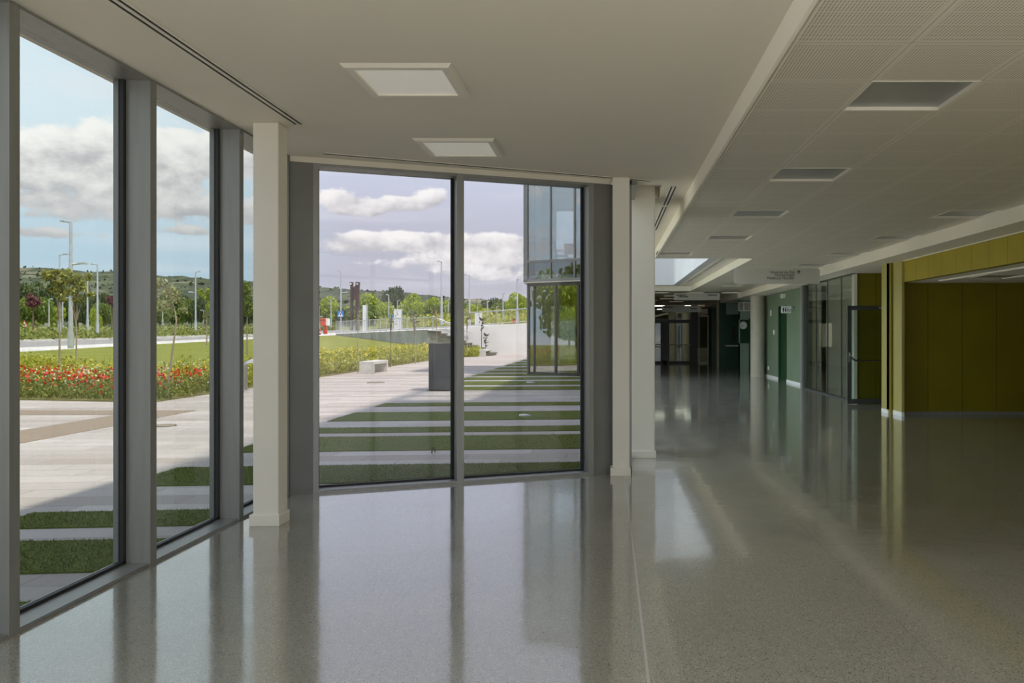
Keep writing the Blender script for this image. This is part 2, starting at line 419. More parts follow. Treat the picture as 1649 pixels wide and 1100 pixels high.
# ------------------------------------------------------------------ mesh builder
class MB:
    def __init__(self):
        self.v, self.f = [], []
    def add(self, vs, fs):
        o = len(self.v)
        self.v += [tuple(p) for p in vs]
        self.f += [tuple(i + o for i in q) for q in fs]
        return self
    def box(self, x0, x1, y0, y1, z0, z1):
        vs = [(x, y, z) for z in (z0, z1) for y in (y0, y1) for x in (x0, x1)]
        return self.add(vs, [(0, 2, 3, 1), (4, 5, 7, 6), (0, 1, 5, 4), (2, 6, 7, 3), (0, 4, 6, 2), (1, 3, 7, 5)])
    def obox(self, o, ax, ay, az):
        """box from corner o along three edge vectors"""
        o, ax, ay, az = map(Vector, (o, ax, ay, az))
        vs = [o + ax * i + ay * j + az * k for k in (0, 1) for j in (0, 1) for i in (0, 1)]
        return self.add(vs, [(0, 2, 3, 1), (4, 5, 7, 6), (0, 1, 5, 4), (2, 6, 7, 3), (0, 4, 6, 2), (1, 3, 7, 5)])
    def prism(self, pts, z0, z1):
        n = len(pts)
        vs = [(p[0], p[1], z0) for p in pts] + [(p[0], p[1], z1) for p in pts]
        fs = [tuple(range(n))[::-1], tuple(range(n, 2 * n))]
        fs += [(i, (i + 1) % n, (i + 1) % n + n, i + n) for i in range(n)]
        return self.add(vs, fs)
    def slab_xz(self, pts, y0, y1):
        """outline in x,z given depth in y"""
        n = len(pts)
        vs = [(p[0], y0, p[1]) for p in pts] + [(p[0], y1, p[1]) for p in pts]
        fs = [tuple(range(n)), tuple(range(n, 2 * n))[::-1]]
        fs += [(i, i + n, (i + 1) % n + n, (i + 1) % n) for i in range(n)]
        return self.add(vs, fs)
    def tube(self, pts, r, seg=10, r2=None):
        pts = [Vector(p) for p in pts]
        rings = []
        n = len(pts)
        for i, p in enumerate(pts):
            t = (pts[min(i + 1, n - 1)] - pts[max(i - 1, 0)]).normalized()
            a = t.orthogonal().normalized() if i == 0 else (rings[-1][1] - t * rings[-1][1].dot(t)).normalized()
            rings.append((p, a, t))
        vs, fs = [], []
        for i, (p, a, t) in enumerate(rings):
            b = t.cross(a)
            rr = r if r2 is None else r + (r2 - r) * i / max(1, n - 1)
            for k in range(seg):
                q = 2 * math.pi * k / seg
                vs.append(p + (a * math.cos(q) + b * math.sin(q)) * rr)
        for i in range(n - 1):
            for k in range(seg):
                k2 = (k + 1) % seg
                fs.append((i * seg + k, i * seg + k2, (i + 1) * seg + k2, (i + 1) * seg + k))
        fs.append(tuple(range(seg))[::-1]); fs.append(tuple(range((n - 1) * seg, n * seg)))
        return self.add(vs, fs)
    def cyl(self, x, y, z0, z1, r, seg=32, r2=None):
        return self.tube([(x, y, z0), (x, y, z1)], r, seg, r2)
    def disc_y(self, x, y0, y1, z, r, seg=32):
        return self.tube([(x, y0, z), (x, y1, z)], r, seg)
    def build(self, name, mat, parent=None, smooth=False, bevel=0.0):
        me = bpy.data.meshes.new(name)
        me.from_pydata(self.v, [], self.f)
        me.update()
        me.materials.append(mat)
        o = bpy.data.objects.new(name, me)
        COL.objects.link(o)
        if parent is not None: o.parent = parent
        if smooth:
            me.polygons.foreach_set('use_smooth', [True] * len(me.polygons))
            me.set_sharp_from_angle(angle=math.radians(40))
        if bevel:
            b = o.modifiers.new('edge', 'BEVEL'); b.width = bevel; b.segments = 2; b.limit_method = 'ANGLE'
        return o

def np_mesh(name, verts, faces, mat, parent=None):
    """verts (n,3), faces (m,k) arrays"""
    me = bpy.data.meshes.new(name)
    k = faces.shape[1]
    me.vertices.add(len(verts)); me.loops.add(faces.size); me.polygons.add(len(faces))
    me.vertices.foreach_set('co', np.ascontiguousarray(verts, dtype=np.float32).ravel())
    me.loops.foreach_set('vertex_index', np.ascontiguousarray(faces, dtype=np.int32).ravel())
    me.polygons.foreach_set('loop_start', np.arange(0, faces.size, k, dtype=np.int32))
    me.update(calc_edges=True); me.validate()
    me.materials.append(mat)
    o = bpy.data.objects.new(name, me)
    COL.objects.link(o)
    if parent is not None: o.parent = parent
    return o

def tag(o, label, cat, group=None, kind=None):
    o['label'] = label; o['category'] = cat
    if group: o['group'] = group
    if kind: o['kind'] = kind
    return o
def struct(o):
    o['kind'] = 'structure'
    return o
def thing(name, label, cat, loc=(0, 0, 0), rz=0.0, group=None):
    o = bpy.data.objects.new(name, None)
    o.empty_display_size = 0.2
    o.location = loc; o.rotation_euler = (0, 0, rz)
    COL.objects.link(o)
    return tag(o, label, cat, group)
def dup(root, loc, rz=0.0, label=None, scale=None):
    r = root.copy(); COL.objects.link(r); r.location = loc; r.rotation_euler = (0, 0, rz)
    if label: r['label'] = label
    if scale: r.scale = scale
    for ch in list(root.children):
        c = ch.copy(); COL.objects.link(c); c.parent = r
        for gch in ch.children:
            q = gch.copy(); COL.objects.link(q); q.parent = c
    return r

def at(px, Z, py):
    """a point of the place seen at photo pixel px,py at depth Z"""
    return Vector(((px - VPX) / FPX * Z, Z, CAM_H + (VPY - py) / FPX * Z))

def text(name, body, size, mat, parent, loc, rot=(math.pi / 2, 0, 0), align='LEFT', extrude=0.001):
    cu = bpy.data.curves.new(name, 'FONT')
    cu.body = body; cu.size = size; cu.align_x = align; cu.extrude = extrude
    cu.materials.append(mat)
    o = bpy.data.objects.new(name, cu)
    COL.objects.link(o)
    bpy.context.view_layer.update()
    me = bpy.data.meshes.new_from_object(o.evaluated_get(bpy.context.evaluated_depsgraph_get()))
    bpy.data.objects.remove(o)
    me.materials.clear(); me.materials.append(mat)
    o = bpy.data.objects.new(name, me)
    COL.objects.link(o)
    o.location = loc; o.rotation_euler = rot
    o.parent = parent
    return o

# leaf clouds ------------------------------------------------------
def leaf_quads(centers, size, aspect=0.55, droop=0.0, rng=RNG, sizevar=0.5):
    n = len(centers)
    a = rng.normal(size=(n, 3)); a[:, 2] -= droop
    a /= np.linalg.norm(a, axis=1)[:, None]
    b = rng.normal(size=(n, 3)); b -= a * (a * b).sum(1)[:, None]
    b /= np.linalg.norm(b, axis=1)[:, None]
    s = size * (1 + sizevar * (rng.random(n) - 0.5))[:, None]
    v = np.stack([centers - a * s, centers + b * s * aspect, centers + a * s, centers - b * s * aspect], 1).reshape(-1, 3)
    f = np.arange(4 * n).reshape(n, 4)
    return v, f

def blob_points(n, lobes, rng=RNG, shell=0.55):
    """points in the outer part of a set of ellipsoid lobes [(cx,cy,cz,rx,ry,rz)]"""
    lobes = np.array(lobes, float)
    w = (lobes[:, 3] * lobes[:, 4] * lobes[:, 5]) ** (2 / 3)
    idx = rng.choice(len(lobes), n, p=w / w.sum())
    d_ = rng.normal(size=(n, 3)); d_ /= np.linalg.norm(d_, axis=1)[:, None]
    r = (shell + (1 - shell) * rng.random(n)) ** 0.7
    return lobes[idx, :3] + d_ * r[:, None] * lobes[idx, 3:]

# =================================================================== SHELL
ATY = 0.37            # behind this line the hall opens to an added, unseen glazed roof
XL = -2.83            # inner face of the left window wall
XG = -3.0             # its glass
ZC = 3.02             # plaster ceiling
ZP = 2.88             # perforated ceiling
ZR = 2.70             # low ceiling strip by the right-hand wall
BACK = -10.0
FAR = 40.0
P0 = Vector((XL, 7.39, 0)); DW = Vector((0.928, 0.3716, 0)).normalized(); NW = Vector((-DW.y, DW.x, 0))   # front wall: along, outwards
def fw(s, o=0.0, z=0.0):
    p = P0 + DW * s + NW * o
    return Vector((p.x, p.y, z))

fl = MB()
fl.prism([(XL - .02, BACK), (9.5, BACK), (9.5, 56), (0.2, 56), (0.2, 8.75), tuple(fw(3.1, .02)[:2]), tuple(fw(0, .02)[:2])], -0.2, 0.0)
struct(fl.build('floor', TERR))

c = MB()
c.prism([(-3.1, BACK), (0.877, BACK), (0.877, 8.86), (0.13, 8.86), tuple(fw(3.0, .2)[:2]), tuple(fw(-.25, .2)[:2])], ZC, 3.22)
c.box(0.59, 0.877, 8.86, 15.995, ZC, 3.22)
c.box(0.13, 0.59, 9.75, 15.995, ZC, 3.22)
c.box(0.10, 0.59, 8.86, 9.75, 3.14, 3.24)          # raised niche above the pier
c.box(2.12, 2.75, 15.995, 27.87, ZC, 3.22)         # margins of the light court
c.box(0.2, 2.12, 27.1, 27.87, ZC, 3.22)
struct(c.build('ceiling', CEIL))
c = MB()
a, b = fw(-.05, 0), fw(3.08, 0)
c.obox((a.x, a.y, 2.97), b - a, NW * .2, (0, 0, .06))
struct(c.build('trim_1', CEIL))
c = MB()                                          # cove faces where the ceiling steps down
c.box(0.877, 0.897, ATY, 15.995, 2.865, ZC)
struct(c.build('trim_2', COVE_LIT))
c = MB(); c.box(2.75, 2.77, 15.995, 27.87, 2.865, ZC)
struct(c.build('trim_3', COVE_LIT))
c = MB(); c.box(0.25, 2.77, 27.87, 27.89, 2.865, ZC)
struct(c.build('trim_4', COVE_LIT))
c = MB(); c.box(0.915, 0.925, ATY, 15.99, 2.868, 2.88); struct(c.build('trim_5', TRIMW))

# lamps set into the perforated ceiling: (column, row)
LAMPS = [(1, 0), (1, 4), (1, 8), (1, 12), (0, 16), (5, 8), (5, 12), (5, 16),
         (5, 20), (4, 24), (5, 28), (4, 32), (1, 39), (3, 39), (5, 39), (2, 43), (4, 43), (0, 45), (2, 47), (4, 47), (1, 50), (3, 52)]
lampset = set(LAMPS)
tiles = MB()
def tile_region(i0, i1, j0, j1):
    for j in range(j0, j1):
        i = i0
        while i < i1:
            if (i, j) in lampset:
                i += 1; continue
            k = i
            while k < i1 and (k, j) not in lampset: k += 1
            x0 = 0.897 if i == 0 and j < 18 else PX0 + PXP * i
            tiles.add([(x0, PY0 + PYP * j, ZP), (PX0 + PXP * k, PY0 + PYP * j, ZP), (PX0 + PXP * k, PY0 + PYP * (j + 1), ZP), (x0, PY0 + PYP * (j + 1), ZP)], [(0, 3, 2, 1)])
            i = k
tile_region(0, 6, -7, 18)
tile_region(3, 6, 18, 37)
tile_region(0, 6, 37, 57)
tile_region(-1, 0, 37, 57)
struct(tiles.build('ceiling_tiles', PERF))
c = MB()
c.box(4.63, 4.65, ATY, FAR, ZR, ZP + .02)
c.box(4.65, 5.24, ATY, 6.0, ZR, ZR + 0.02); c.box(4.65, 9.5, 6.0, 56, ZR, ZR + 0.02)

struct(c.build('ceiling_margin', CEIL))
c = MB()
c.box(0.877, 5.2, ATY, 6.2, 3.3, 3.4); c.box(0.877, 9.6, 6.0, 15.995, 3.3, 3.4)
c.box(2.3, 9.6, 15.995, 27.1, 3.3, 3.4)
c.box(0.2, 9.6, 27.2, 56, 3.3, 3.4)
c.box(0.2, 9.6, 40.0, 56, 2.9, 3.0)
struct(c.build('ceiling_slab', CEIL))

# roofs and unseen upper storeys, sized to shade the ground outside
c = MB()
c.prism([(-3.12, BACK), (0.3, BACK), (0.3, 8.7), tuple(fw(3.0, .24)[:2]), tuple(fw(-.3, .24)[:2])], 3.24, 3.55)
struct(c.build('roof_low', METAL))
c = MB()
c.box(0.2, 5.3, ATY, 6.2, 10.0, 10.2); c.box(.2, 12, 6.2, 16, 10.0, 10.2); c.box(5.12, 5.3, ATY, 6.2, ZR, 10.0); c.box(5.12, 12, 6.0, 6.2, 0, 10.0); c.box(0.2, 12, 27.1, 56, 10.0, 10.2); c.box(2.2, 12, 16, 27.1, 10, 10.2); c.box(9.3, 9.7, BACK, ATY, 10, 10.2)
c.box(0.4, 5.3, ATY, ATY + .1, 2.9, 10.0); c.box(.2, .4, BACK, 56, 10.0, 10.2)
c.box(0.2, 0.4, BACK, 15.9, 3.55, 10.0)
c.box(0.2, 0.4, 27.2, 56, 0.0, 10.0)
c.box(9.5, 9.7, BACK, 6.2, 0, 3.0); c.box(9.5, 9.7, 6.2, 17.0, 0, 10.0)  # near part kept low so sun enters the added side court
c.box(9.5, 9.7, 26, 56, 0, 10.0); c.box(9.5, 9.7, 22.5, 26, 2.6, 10.0); c.box(9.5, 9.7, 22.5, 26, 0, .4)
c.box(9.5, 9.7, 17.0, 22.5, 2.6, 10.0)
c.box(0.2, 9.6, BACK - .2, BACK, 9.7, 10.0)
c.box(0.2, 9.6, 56, 56.2, 0, 10)
struct(c.build('wall_upper', WHITE))
# light court walls above the corridor ceiling
c = MB()
c.box(2.11, 2.30, 15.995, 27.09, ZC - .004, 10.0)
c.box(0.4, 2.30, 27.09, 27.2, ZC - .004, 10.0)
c.box(0.4, 2.30, 15.9, 15.995, ZC, 10.0)
struct(c.build('wall_light_court', pm('court_render', (0.56, 0.56, 0.57), (0.53, 0.53, 0.54), scale=.8, rough=.85)))

# glazing hidden behind the pier, added to bring daylight into the corridor
c = MB()
for y in (8.62, 10.3, 12.2, 14.1, 15.9): c.box(0.13, 0.24, y, y + .09, 0, 3.02)
c.box(.13, .30, 8.62, 15.995, 2.98, 3.3); c.box(.13, .24, 8.62, 15.995, 0, .06)
w = struct(c.build('window_34', METAL))
p = MB(); p.box(.17, .182, 8.7, 15.9, .06, 2.98); p.build('pane', GLASS_CLEAR, w)

# left window wall ---------------------------------------------------
def left_bay(n, y0, y1, gm, detail=True):
    """mullion at y0 (fin .07 wide), glass up to the next mullion at y1"""
    m = MB()
    m.box(XG - .06, XL, y0, y0 + .07, 0.0, 3.015)
    m.box(XG - .06, XL - .004, y0 + .07, y1, 3.004, 3.02)
    w = struct(m.build(f'window_{n}', METAL))
    s = MB(); s.box(XG - .06, XL - .012, y0 + .07, y1, -0.02, 0.02)
    s.box(XL - .012, XL - .004, y0 + .07, y1, 0.0, 0.014)
    s.build('window_sill', METAL, w)
    q = MB()
    for yy in (y0 + .07, y1 - .028):
        q.box(XG - .012, XG + .02, yy, yy + .028, 0.02, 3.004)
    q.box(XG - .012, XG + .02, y0 + .07, y1, 0.02, 0.038)
    q.build('gasket', GASKET, w)
    p = MB(); p.box(XG - .012, XG, y0 + .095, y1 - .025, 0.03, 3.01)
    p.build('pane', gm, w)
LM = [3.93, 5.14, 6.38, 7.37]
left_bay(1, LM[0], LM[1], GLASS_L)
left_bay(2, LM[1], LM[2], GLASS_L)
left_bay(3, LM[2], LM[3], GLASS_L)
left_bay(4, 2.70, LM[0], GLASS_L)
ys = [2.70, 1.2, -0.6, -2.4, -4.2, -6.0, -8.0, -10.0]
for i in range(7):
    left_bay(6 + i, ys[i + 1], ys[i], GLASS_CLEAR)

# front window wall --------------------------------------------------
FD = 0.17
m = MB()
def fbox(mb, s0, s1, o0, o1, z0, z1):
    a = fw(s0, o0, z0)
    mb.obox(a, DW * (s1 - s0), NW * (o1 - o0), (0, 0, z1 - z0))
fbox(m, .195, .242, 0, FD + .06, 0, 2.97)
fbox(m, 1.49, 1.557, 0, FD + .06, 0, 2.97)
fbox(m, 2.832, 2.885, 0, FD + .06, 0, 2.97)
fbox(m, .242, 1.49, 0.004, FD + .06, 2.945, 2.97)
fbox(m, 1.557, 2.832, 0.004, FD + .06, 2.945, 2.97)
wf = struct(m.build('window_5', METAL))
s = MB()
for a_, b_ in ((.242, 1.49), (1.557, 2.832)):
    fbox(s, a_, b_, 0.012, FD + .06, -.02, .028)
    fbox(s, a_, b_, 0.004, 0.012, 0, .018)
s.build('window_sill', METAL, wf)
q = MB()
for a_, b_ in ((.242, 1.49), (1.557, 2.832)):
    fbox(q, a_, a_ + .012, FD - .02, FD + .01, .028, 2.945)
    fbox(q, b_ - .028, b_, FD - .02, FD + .01, .028, 2.945)
    fbox(q, a_, b_, FD - .02, FD + .01, .028, .046)
q.build('gasket', GASKET, wf)
for a_, b_ in ((.242, 1.49), (1.557, 2.832)):
    p = MB(); fbox(p, a_ + .01, b_ - .02, FD, FD + .012, .03, 2.95)
    p.build('pane', GLASS_F, wf)
m = MB()
fbox(m, -.02, .195, 0.0, .20, 0, 2.97)
m.box(XG - .06, XL, 7.37, 7.42, 0, 3.015)
struct(m.build('wall_corner_panel', DMETAL))
m = MB(); fbox(m, 2.885, 3.12, 0.015, .20, 0, 2.97)
struct(m.build('wall_end_panel', DMETAL))

# columns ------------------------------------------------------------
def square_column(x0, x1, y0, y1, ztop, plinth=.085):
    m = MB(); m.box(x0, x1, y0, y1, 0, ztop)
    o = struct(m.build('column', WHITE, bevel=.008))
    p = MB(); p.box(x0 - .022, x1 + .012, y0 - .016, y1 + .012, 0, plinth)
    p.build('plinth', WHITE, o, bevel=.004)
    return o
square_column(-2.66, -2.468, 6.22, 6.40, ZC)
square_column(.040, .213, 8.41, 8.60, ZC - .0)
square_column(.244, .535, 9.6, 10.2, 3.14)
m = MB(); m.box(.235, .56, 9.592, 9.62, 3.005, 3.02)
struct(m.build('trim_6', TRIMW))

# slot diffusers -----------------------------------------------------
def slot(label, p, q, n=2, w=.022, gap=.02, z=ZC, border=.012):
    p, q = Vector(p), Vector(q)
    dd = (q - p).normalized(); nn = Vector((-dd.y, dd.x))
    t = thing('ceiling_vent', label, 'vent', (p.x, p.y, z))
    tot = n * w + (n - 1) * gap + 2 * border
    fr, sl = MB(), MB()
    L = (q - p).length
    o = -tot / 2
    for i in range(n + 1):
        ww = border if i in (0, n) else gap
        a = nn * o
        fr.obox((a.x, a.y, -.006), (dd.x * L, dd.y * L, 0), (nn.x * ww, nn.y * ww, 0), (0, 0, .012))
        o += ww
        if i < n:
            a = nn * o
            sl.obox((a.x, a.y, -.002), (dd.x * L, dd.y * L, 0), (nn.x * w, nn.y * w, 0), (0, 0, .008))
            o += w
    fr.build('vent_frame', TRIMW, t); sl.build('slot', SLOT, t)
slot('long double slot air vent in the ceiling along the left windows', (-2.335, BACK + .2), (-2.335, 6.28))
slot('single slot air vent in the ceiling above the two-pane front window', (-2.50, 7.30), (.44, 8.62), n=1, w=.055)
slot('nearer short double slot vent in the ceiling beside the pier', (.70, 8.95), (.70, 10.25), w=.02)
slot('farther short double slot vent in the ceiling beside the pier', (.70, 10.40), (.70, 12.7), w=.02)
slot('nearest slot vent in the ceiling margin of the light court', (2.42, 16.4), (2.42, 18.2), z=ZC)
slot('middle slot vent in the ceiling margin of the light court', (2.42, 18.4), (2.42, 21.4), z=ZC)
slot('farthest slot vent in the ceiling margin of the light court', (2.42, 21.7), (2.42, 25.6), z=ZC)

# ceiling lights -----------------------------------------------------
def surface_light(label, x0, x1, y0, y1):
    t = thing('ceiling_light', label, 'ceiling light', ((x0 + x1) / 2, (y0 + y1) / 2, ZC), group='raised square lights in the plaster ceiling')
    hx, hy = (x1 - x0) / 2, (y1 - y0) / 2
    f = MB(); e, h = .045, .022
    # sloping picture-frame bezel
    ro = [(-hx - .02, -hy - .02, 0), (hx + .02, -hy - .02, 0), (hx + .02, hy + .02, 0), (-hx - .02, hy + .02, 0)]
    rm = [(-hx, -hy, -h), (hx, -hy, -h), (hx, hy, -h), (-hx, hy, -h)]
    ri = [(-hx + e, -hy + e, -h), (hx - e, -hy + e, -h), (hx - e, hy - e, -h), (-hx + e, hy - e, -h)]
    ru = [(x, y, -.006) for x, y, z in ri]
    vs = ro + rm + ri + ru
    fs = []
    for k in range(3):
        for i in range(4):
            j = (i + 1) % 4
            fs.append((4 * k + i, 4 * k + j, 4 * k + 4 + j, 4 * k + 4 + i))
    f.add(vs, fs); f.build('frame', TRIMW, t)
    p = MB(); p.box(-hx + e, hx - e, -hy + e, hy - e, -.010, -.002); p.build('diffuser', LAMPON, t)
surface_light('nearer white square light panel in the left plaster ceiling', -1.555, -.94, 4.88, 5.50)
surface_light('white square light panel in the plaster ceiling nearer the front window', -1.57, -.94, 6.75, 7.37)

def recessed(i, j, label):
    x0, y0 = PX0 + PXP * i, PY0 + PYP * j
    t = thing('recessed_light', label, 'ceiling light', (x0 + PXP / 2, y0 + PYP / 2, ZP), group='grey square lights in the perforated ceiling')
    hx, hy, r = PXP / 2, PYP / 2, .030
    f = MB()
    f.box(-hx, hx, -hy, -hy + .012, -.003, r); f.box(-hx, hx, hy - .012, hy, -.003, r)
    f.box(-hx, -hx + .012, -hy + .012, hy - .012, -.003, r); f.box(hx - .010, hx, -hy + .012, hy - .012, -.003, r)
    f.build('frame', TRIMW, t)
    p = MB(); p.box(-hx + .012, hx - .010, -hy + .012, hy - .012, r - .01, r); p.build('diffuser', LAMPDIM if j > 38 else DIFFG, t)
RL = {(1, 0): 'largest grey square light in the perforated ceiling', (1, 4): 'second grey square light in the row running along the ceiling edge',
      (1, 8): 'third grey square light in the row running along the ceiling edge', (1, 12): 'fourth grey square light in the row running along the ceiling edge',
      (0, 16): 'grey square light at the far corner of the perforated ceiling beside the light court', (5, 8): 'grey square light nearest the yellow fascia', (5, 12): 'second grey square light along the yellow fascia',
      (5, 16): 'third grey square light along the yellow fascia', (5, 20): 'grey square light above the open glass door'}
k = 0
for ij in LAMPS:
    if ij in RL:
        if RL[ij] is None: RL[ij] = 'grey square light in the perforated ceiling behind or beside the viewer'
        recessed(*ij, RL[ij])
    else:
        recessed(*ij, 'small distant square light in the far corridor ceiling')

# =================================================================== RIGHT SIDE
# yellow fascia and alcove
XF = 5.12
m = MB(); m.box(XF, XF + .12, 8.6, 14.86, 2.33, ZR)
struct(m.build('wall_right_fascia', OLIVE))
m = MB(); m.box(XF - .03, XF, 8.6, 14.86, ZR - .012, ZR); struct(m.build('trim_7', TRIMW))
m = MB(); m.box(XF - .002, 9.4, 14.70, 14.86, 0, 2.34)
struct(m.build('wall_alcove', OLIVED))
m = MB(); m.box(XF + .05, 9.4, 14.685, 14.70, 0, .06); struct(m.build('baseboard_alcove', METAL))
m = MB(); m.box(XF + .12, 9.4, 8.6, 14.70, 2.33, 2.36); struct(m.build('ceiling_alcove', CEIL))
m = MB(); m.box(XF, 9.4, 8.45, 8.6, 0, ZR); m.box(XF, XF + .15, 1.94, 8.45, 0, ZR)
m.box(9.35, 9.5, 8.6, 14.7, 0, 2.36)
struct(m.build('wall_right', OLIVE))
# pier between alcove and vestibule: lacquered strips with a dark gap
m = MB(); m.box(XF - .04, XF + .0, 14.42, 14.86, 0, ZR); m.box(XF, XF + .08, 14.60, 14.86, 0, ZR); 
struct(m.build('wall_pier', OLIVEP))
m = MB(); m.box(5.02, XF - .04, 14.95, 15.02, .07, ZR); m.box(5.02, 5.09, 14.95, 15.3, .07, ZR)
struct(m.build('wall_pier_edge', OLIVEP))
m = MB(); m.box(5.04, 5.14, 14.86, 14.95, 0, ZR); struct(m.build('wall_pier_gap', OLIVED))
m = MB(); m.box(5.015, 5.10, 14.945, 15.3, 0, .07); m.box(XF - .045, XF + .002, 14.41, 14.86, 0, .075); struct(m.build('baseboard_pier', PAINTW))
m = MB(); m.box(XF - .046, XF - .041, 14.86, 14.90, 0, ZR); struct(m.build('trim_8', STEEL))
w = MB()  # unseen glazing to an added side court, lights the right half
for y in (.42, 1.9): w.box(XF + .02, XF + .12, y - .04, y + .04, 0, ZR)
w.box(XF + .02, XF + .12, .4, 1.9, 0, .06)
w = struct(w.build('window_33', METAL))
p = MB(); p.box(XF + .06, XF + .072, .42, 1.9, .06, ZR); p.build('pane', GLASS_CLEAR, w)
# alcove light strips and panel
def strip(label, x0, x1, y0, y1, z):
    t = thing('strip_light', label, 'light', ((x0 + x1) / 2, (y0 + y1) / 2, z), group='slim light strips in the alcove ceiling')
    hx, hy = (x1 - x0) / 2, (y1 - y0) / 2
    p = MB(); p.box(-hx, hx, -hy, hy, -.02, 0); p.build('diffuser', DIFF, t)
    f = MB(); f.box(-hx - .008, -hx, -hy, hy, -.022, 0); f.box(hx, hx + .008, -hy, hy, -.022, 0); f.build('frame', TRIMW, t)
strip('slim light strip in the alcove ceiling under the yellow fascia', 5.52, 5.56, 10.2, 13.9, 2.33)
strip('short light strip deeper in the dark alcove ceiling', 6.30, 6.34, 12.4, 13.3, 2.33)
t = thing('recessed_light', 'dark square light panel in the alcove ceiling', 'ceiling light', (6.0, 12.85, 2.33))
p = MB(); p.box(-.28, .28, -.28, .28, -.006, 0); p.build('diffuser', DIFFG, t)
f = MB()
f.box(-.3, .3, -.3, -.28, -.012, 0); f.box(-.3, .3, .28, .3, -.012, 0); f.box(-.3, -.28, -.28, .28, -.012, 0); f.box(.28, .3, -.28, .28, -.012, 0)
f.build('frame', TRIMW, t)

# vestibule behind the open door
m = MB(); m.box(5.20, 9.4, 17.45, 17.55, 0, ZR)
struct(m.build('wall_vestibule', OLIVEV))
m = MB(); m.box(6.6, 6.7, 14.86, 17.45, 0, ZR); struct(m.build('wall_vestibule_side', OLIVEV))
m = MB(); m.box(5.13, 5.20, 17.40, 17.55, 0, ZR); struct(m.build('trim_9', TRIMW))

# open glass door leaf
t = thing('glass_door', 'open glass door leaf with dark grey frame and push bar', 'door', (4.84, 16.9, 0))
w, h, fr_ = .935, 2.0, .085
f = MB()
f.box(0, fr_, -.03, .03, .01, h); f.box(w - fr_ * .6, w, -.03, .03, .01, h)
f.box(fr_, w - fr_ * .6, -.03, .03, .01, .11); f.box(fr_, w - fr_ * .6, -.03, .03, h - .085, h)
f.build('door_frame', DARKFR, t, bevel=.004)
p = MB(); p.box(fr_, w - fr_ * .6, -.006, .006, .11, h - .085); p.build('pane', GLASS_INT, t)
hb = MB(); hb.tube([(fr_ * .5, -.03, .98), (fr_ * .5, -.10, .97), (fr_ * 1.6, -.10, .90), (fr_ * 2.2, -.09, .89), (w - .03, -.09, .89), (w - .03, -.03, .89)], .016, 10)
bar = hb.build('push_bar', DARKFR, t, smooth=True)
lv = MB(); lv.box(.025, .06, -.042, -.03, .86, 1.06); lv.tube([(.043, -.04, 1.02), (.043, -.10, 1.0), (.10, -.11, .93)], .010, 8)
lv.build('lever_plate', STEEL, t)
cl = MB(); cl.box(w - .30, w - .05, -.06, -.03, h - .06, h - .02); cl.build('door_closer', STEEL, t)

# glazed partition along the corridor
t = struct(bpy.data.objects.new('window_20', None)); COL.objects.link(t); t.location = (0, 0, 0)
seg = [(5.12, 17.40), (5.13, 18.35), (5.14, 19.55), (5.15, 20.65), (5.16, 21.72)]
for i in range(4):
    (xa, ya), (xb, yb) = seg[i], seg[i + 1]
    p = MB(); p.obox((xa, ya + .012, .03), (xb - xa, yb - ya - .024, 0), (.012, 0, 0), (0, 0, ZR - .04)); p.build('pane', GLASS_INT, t)
f = MB()
for xa, ya in seg[1:4]: f.box(xa - .004, xa + .02, ya - .012, ya + .012, .03, ZR)
f.box(5.09, 5.19, 17.40, 21.72, 0, .03); f.box(5.10, 5.18, 17.40, 21.72, ZR - .02, ZR)
f.box(5.10, 5.20, 21.72, 21.86, 0, ZR)
f.build('window_frame', DARKFR, t)
f = MB(); f.box(5.08, 5.24, 21.86, 22.06, 0, ZR); struct(f.build('trim_10', METAL))
# room behind the partition: far window openings on its outer wall
m = MB()
for ya, yb in ((17.55, 18.2), (18.9, 19.6), (20.0, 20.4), (21.2, 22.5)): m.box(9.35, 9.5, ya, yb, 0, ZR)
m.box(9.35, 9.5, 17.55, 22.5, 0, .4); m.box(9.35, 9.5, 17.55, 22.5, 2.0, ZR)
m.box(5.4, 5.59, 22.06, 22.16, 0, ZR); m.box(5.64, 5.77, 22.06, 22.16, 0, ZR); m.box(5.95, 9.4, 22.06, 22.16, 0, ZR)
m.box(5.59, 5.95, 22.06, 22.16, 0, 1.08); m.box(5.59, 5.95, 22.06, 22.16, 1.71, ZR)
m.box(5.4, 9.5, 26.0, 26.1, 0, ZR)
struct(m.build('wall_room', WHITE))
m = MB(); m.box(9.42, 9.432, 18.2, 21.2, .4, 2.0); struct(m.build('window_21', GLASS_CLEAR))

# green wall with dark recess
XGW = 5.28
m = MB()
m.box(XGW, XGW + .12, 22.06, 24.65, 0, ZR); m.box(XGW, XGW + .12, 25.9, 28.3, 0, ZR); m.box(XGW, XGW + .12, 24.65, 25.9, 2.28, ZR)
struct(m.build('wall_green', GREENW))
m = MB(); m.box(XGW + .09, XGW + .12, 24.65, 25.9, 0, 2.28)
m.box(XGW + .004, XGW + .09, 25.88, 25.9, 0, 2.28); m.box(XGW + .004, XGW + .09, 24.65, 24.67, 0, 2.28)
struct(m.build('door_2', GREEND))
m = MB(); m.box(XGW - .012, XGW, 22.06, 24.65, 0, .075); m.box(XGW - .012, XGW, 25.9, 28.0, 0, .075); struct(m.build('baseboard_green', PAINTW))

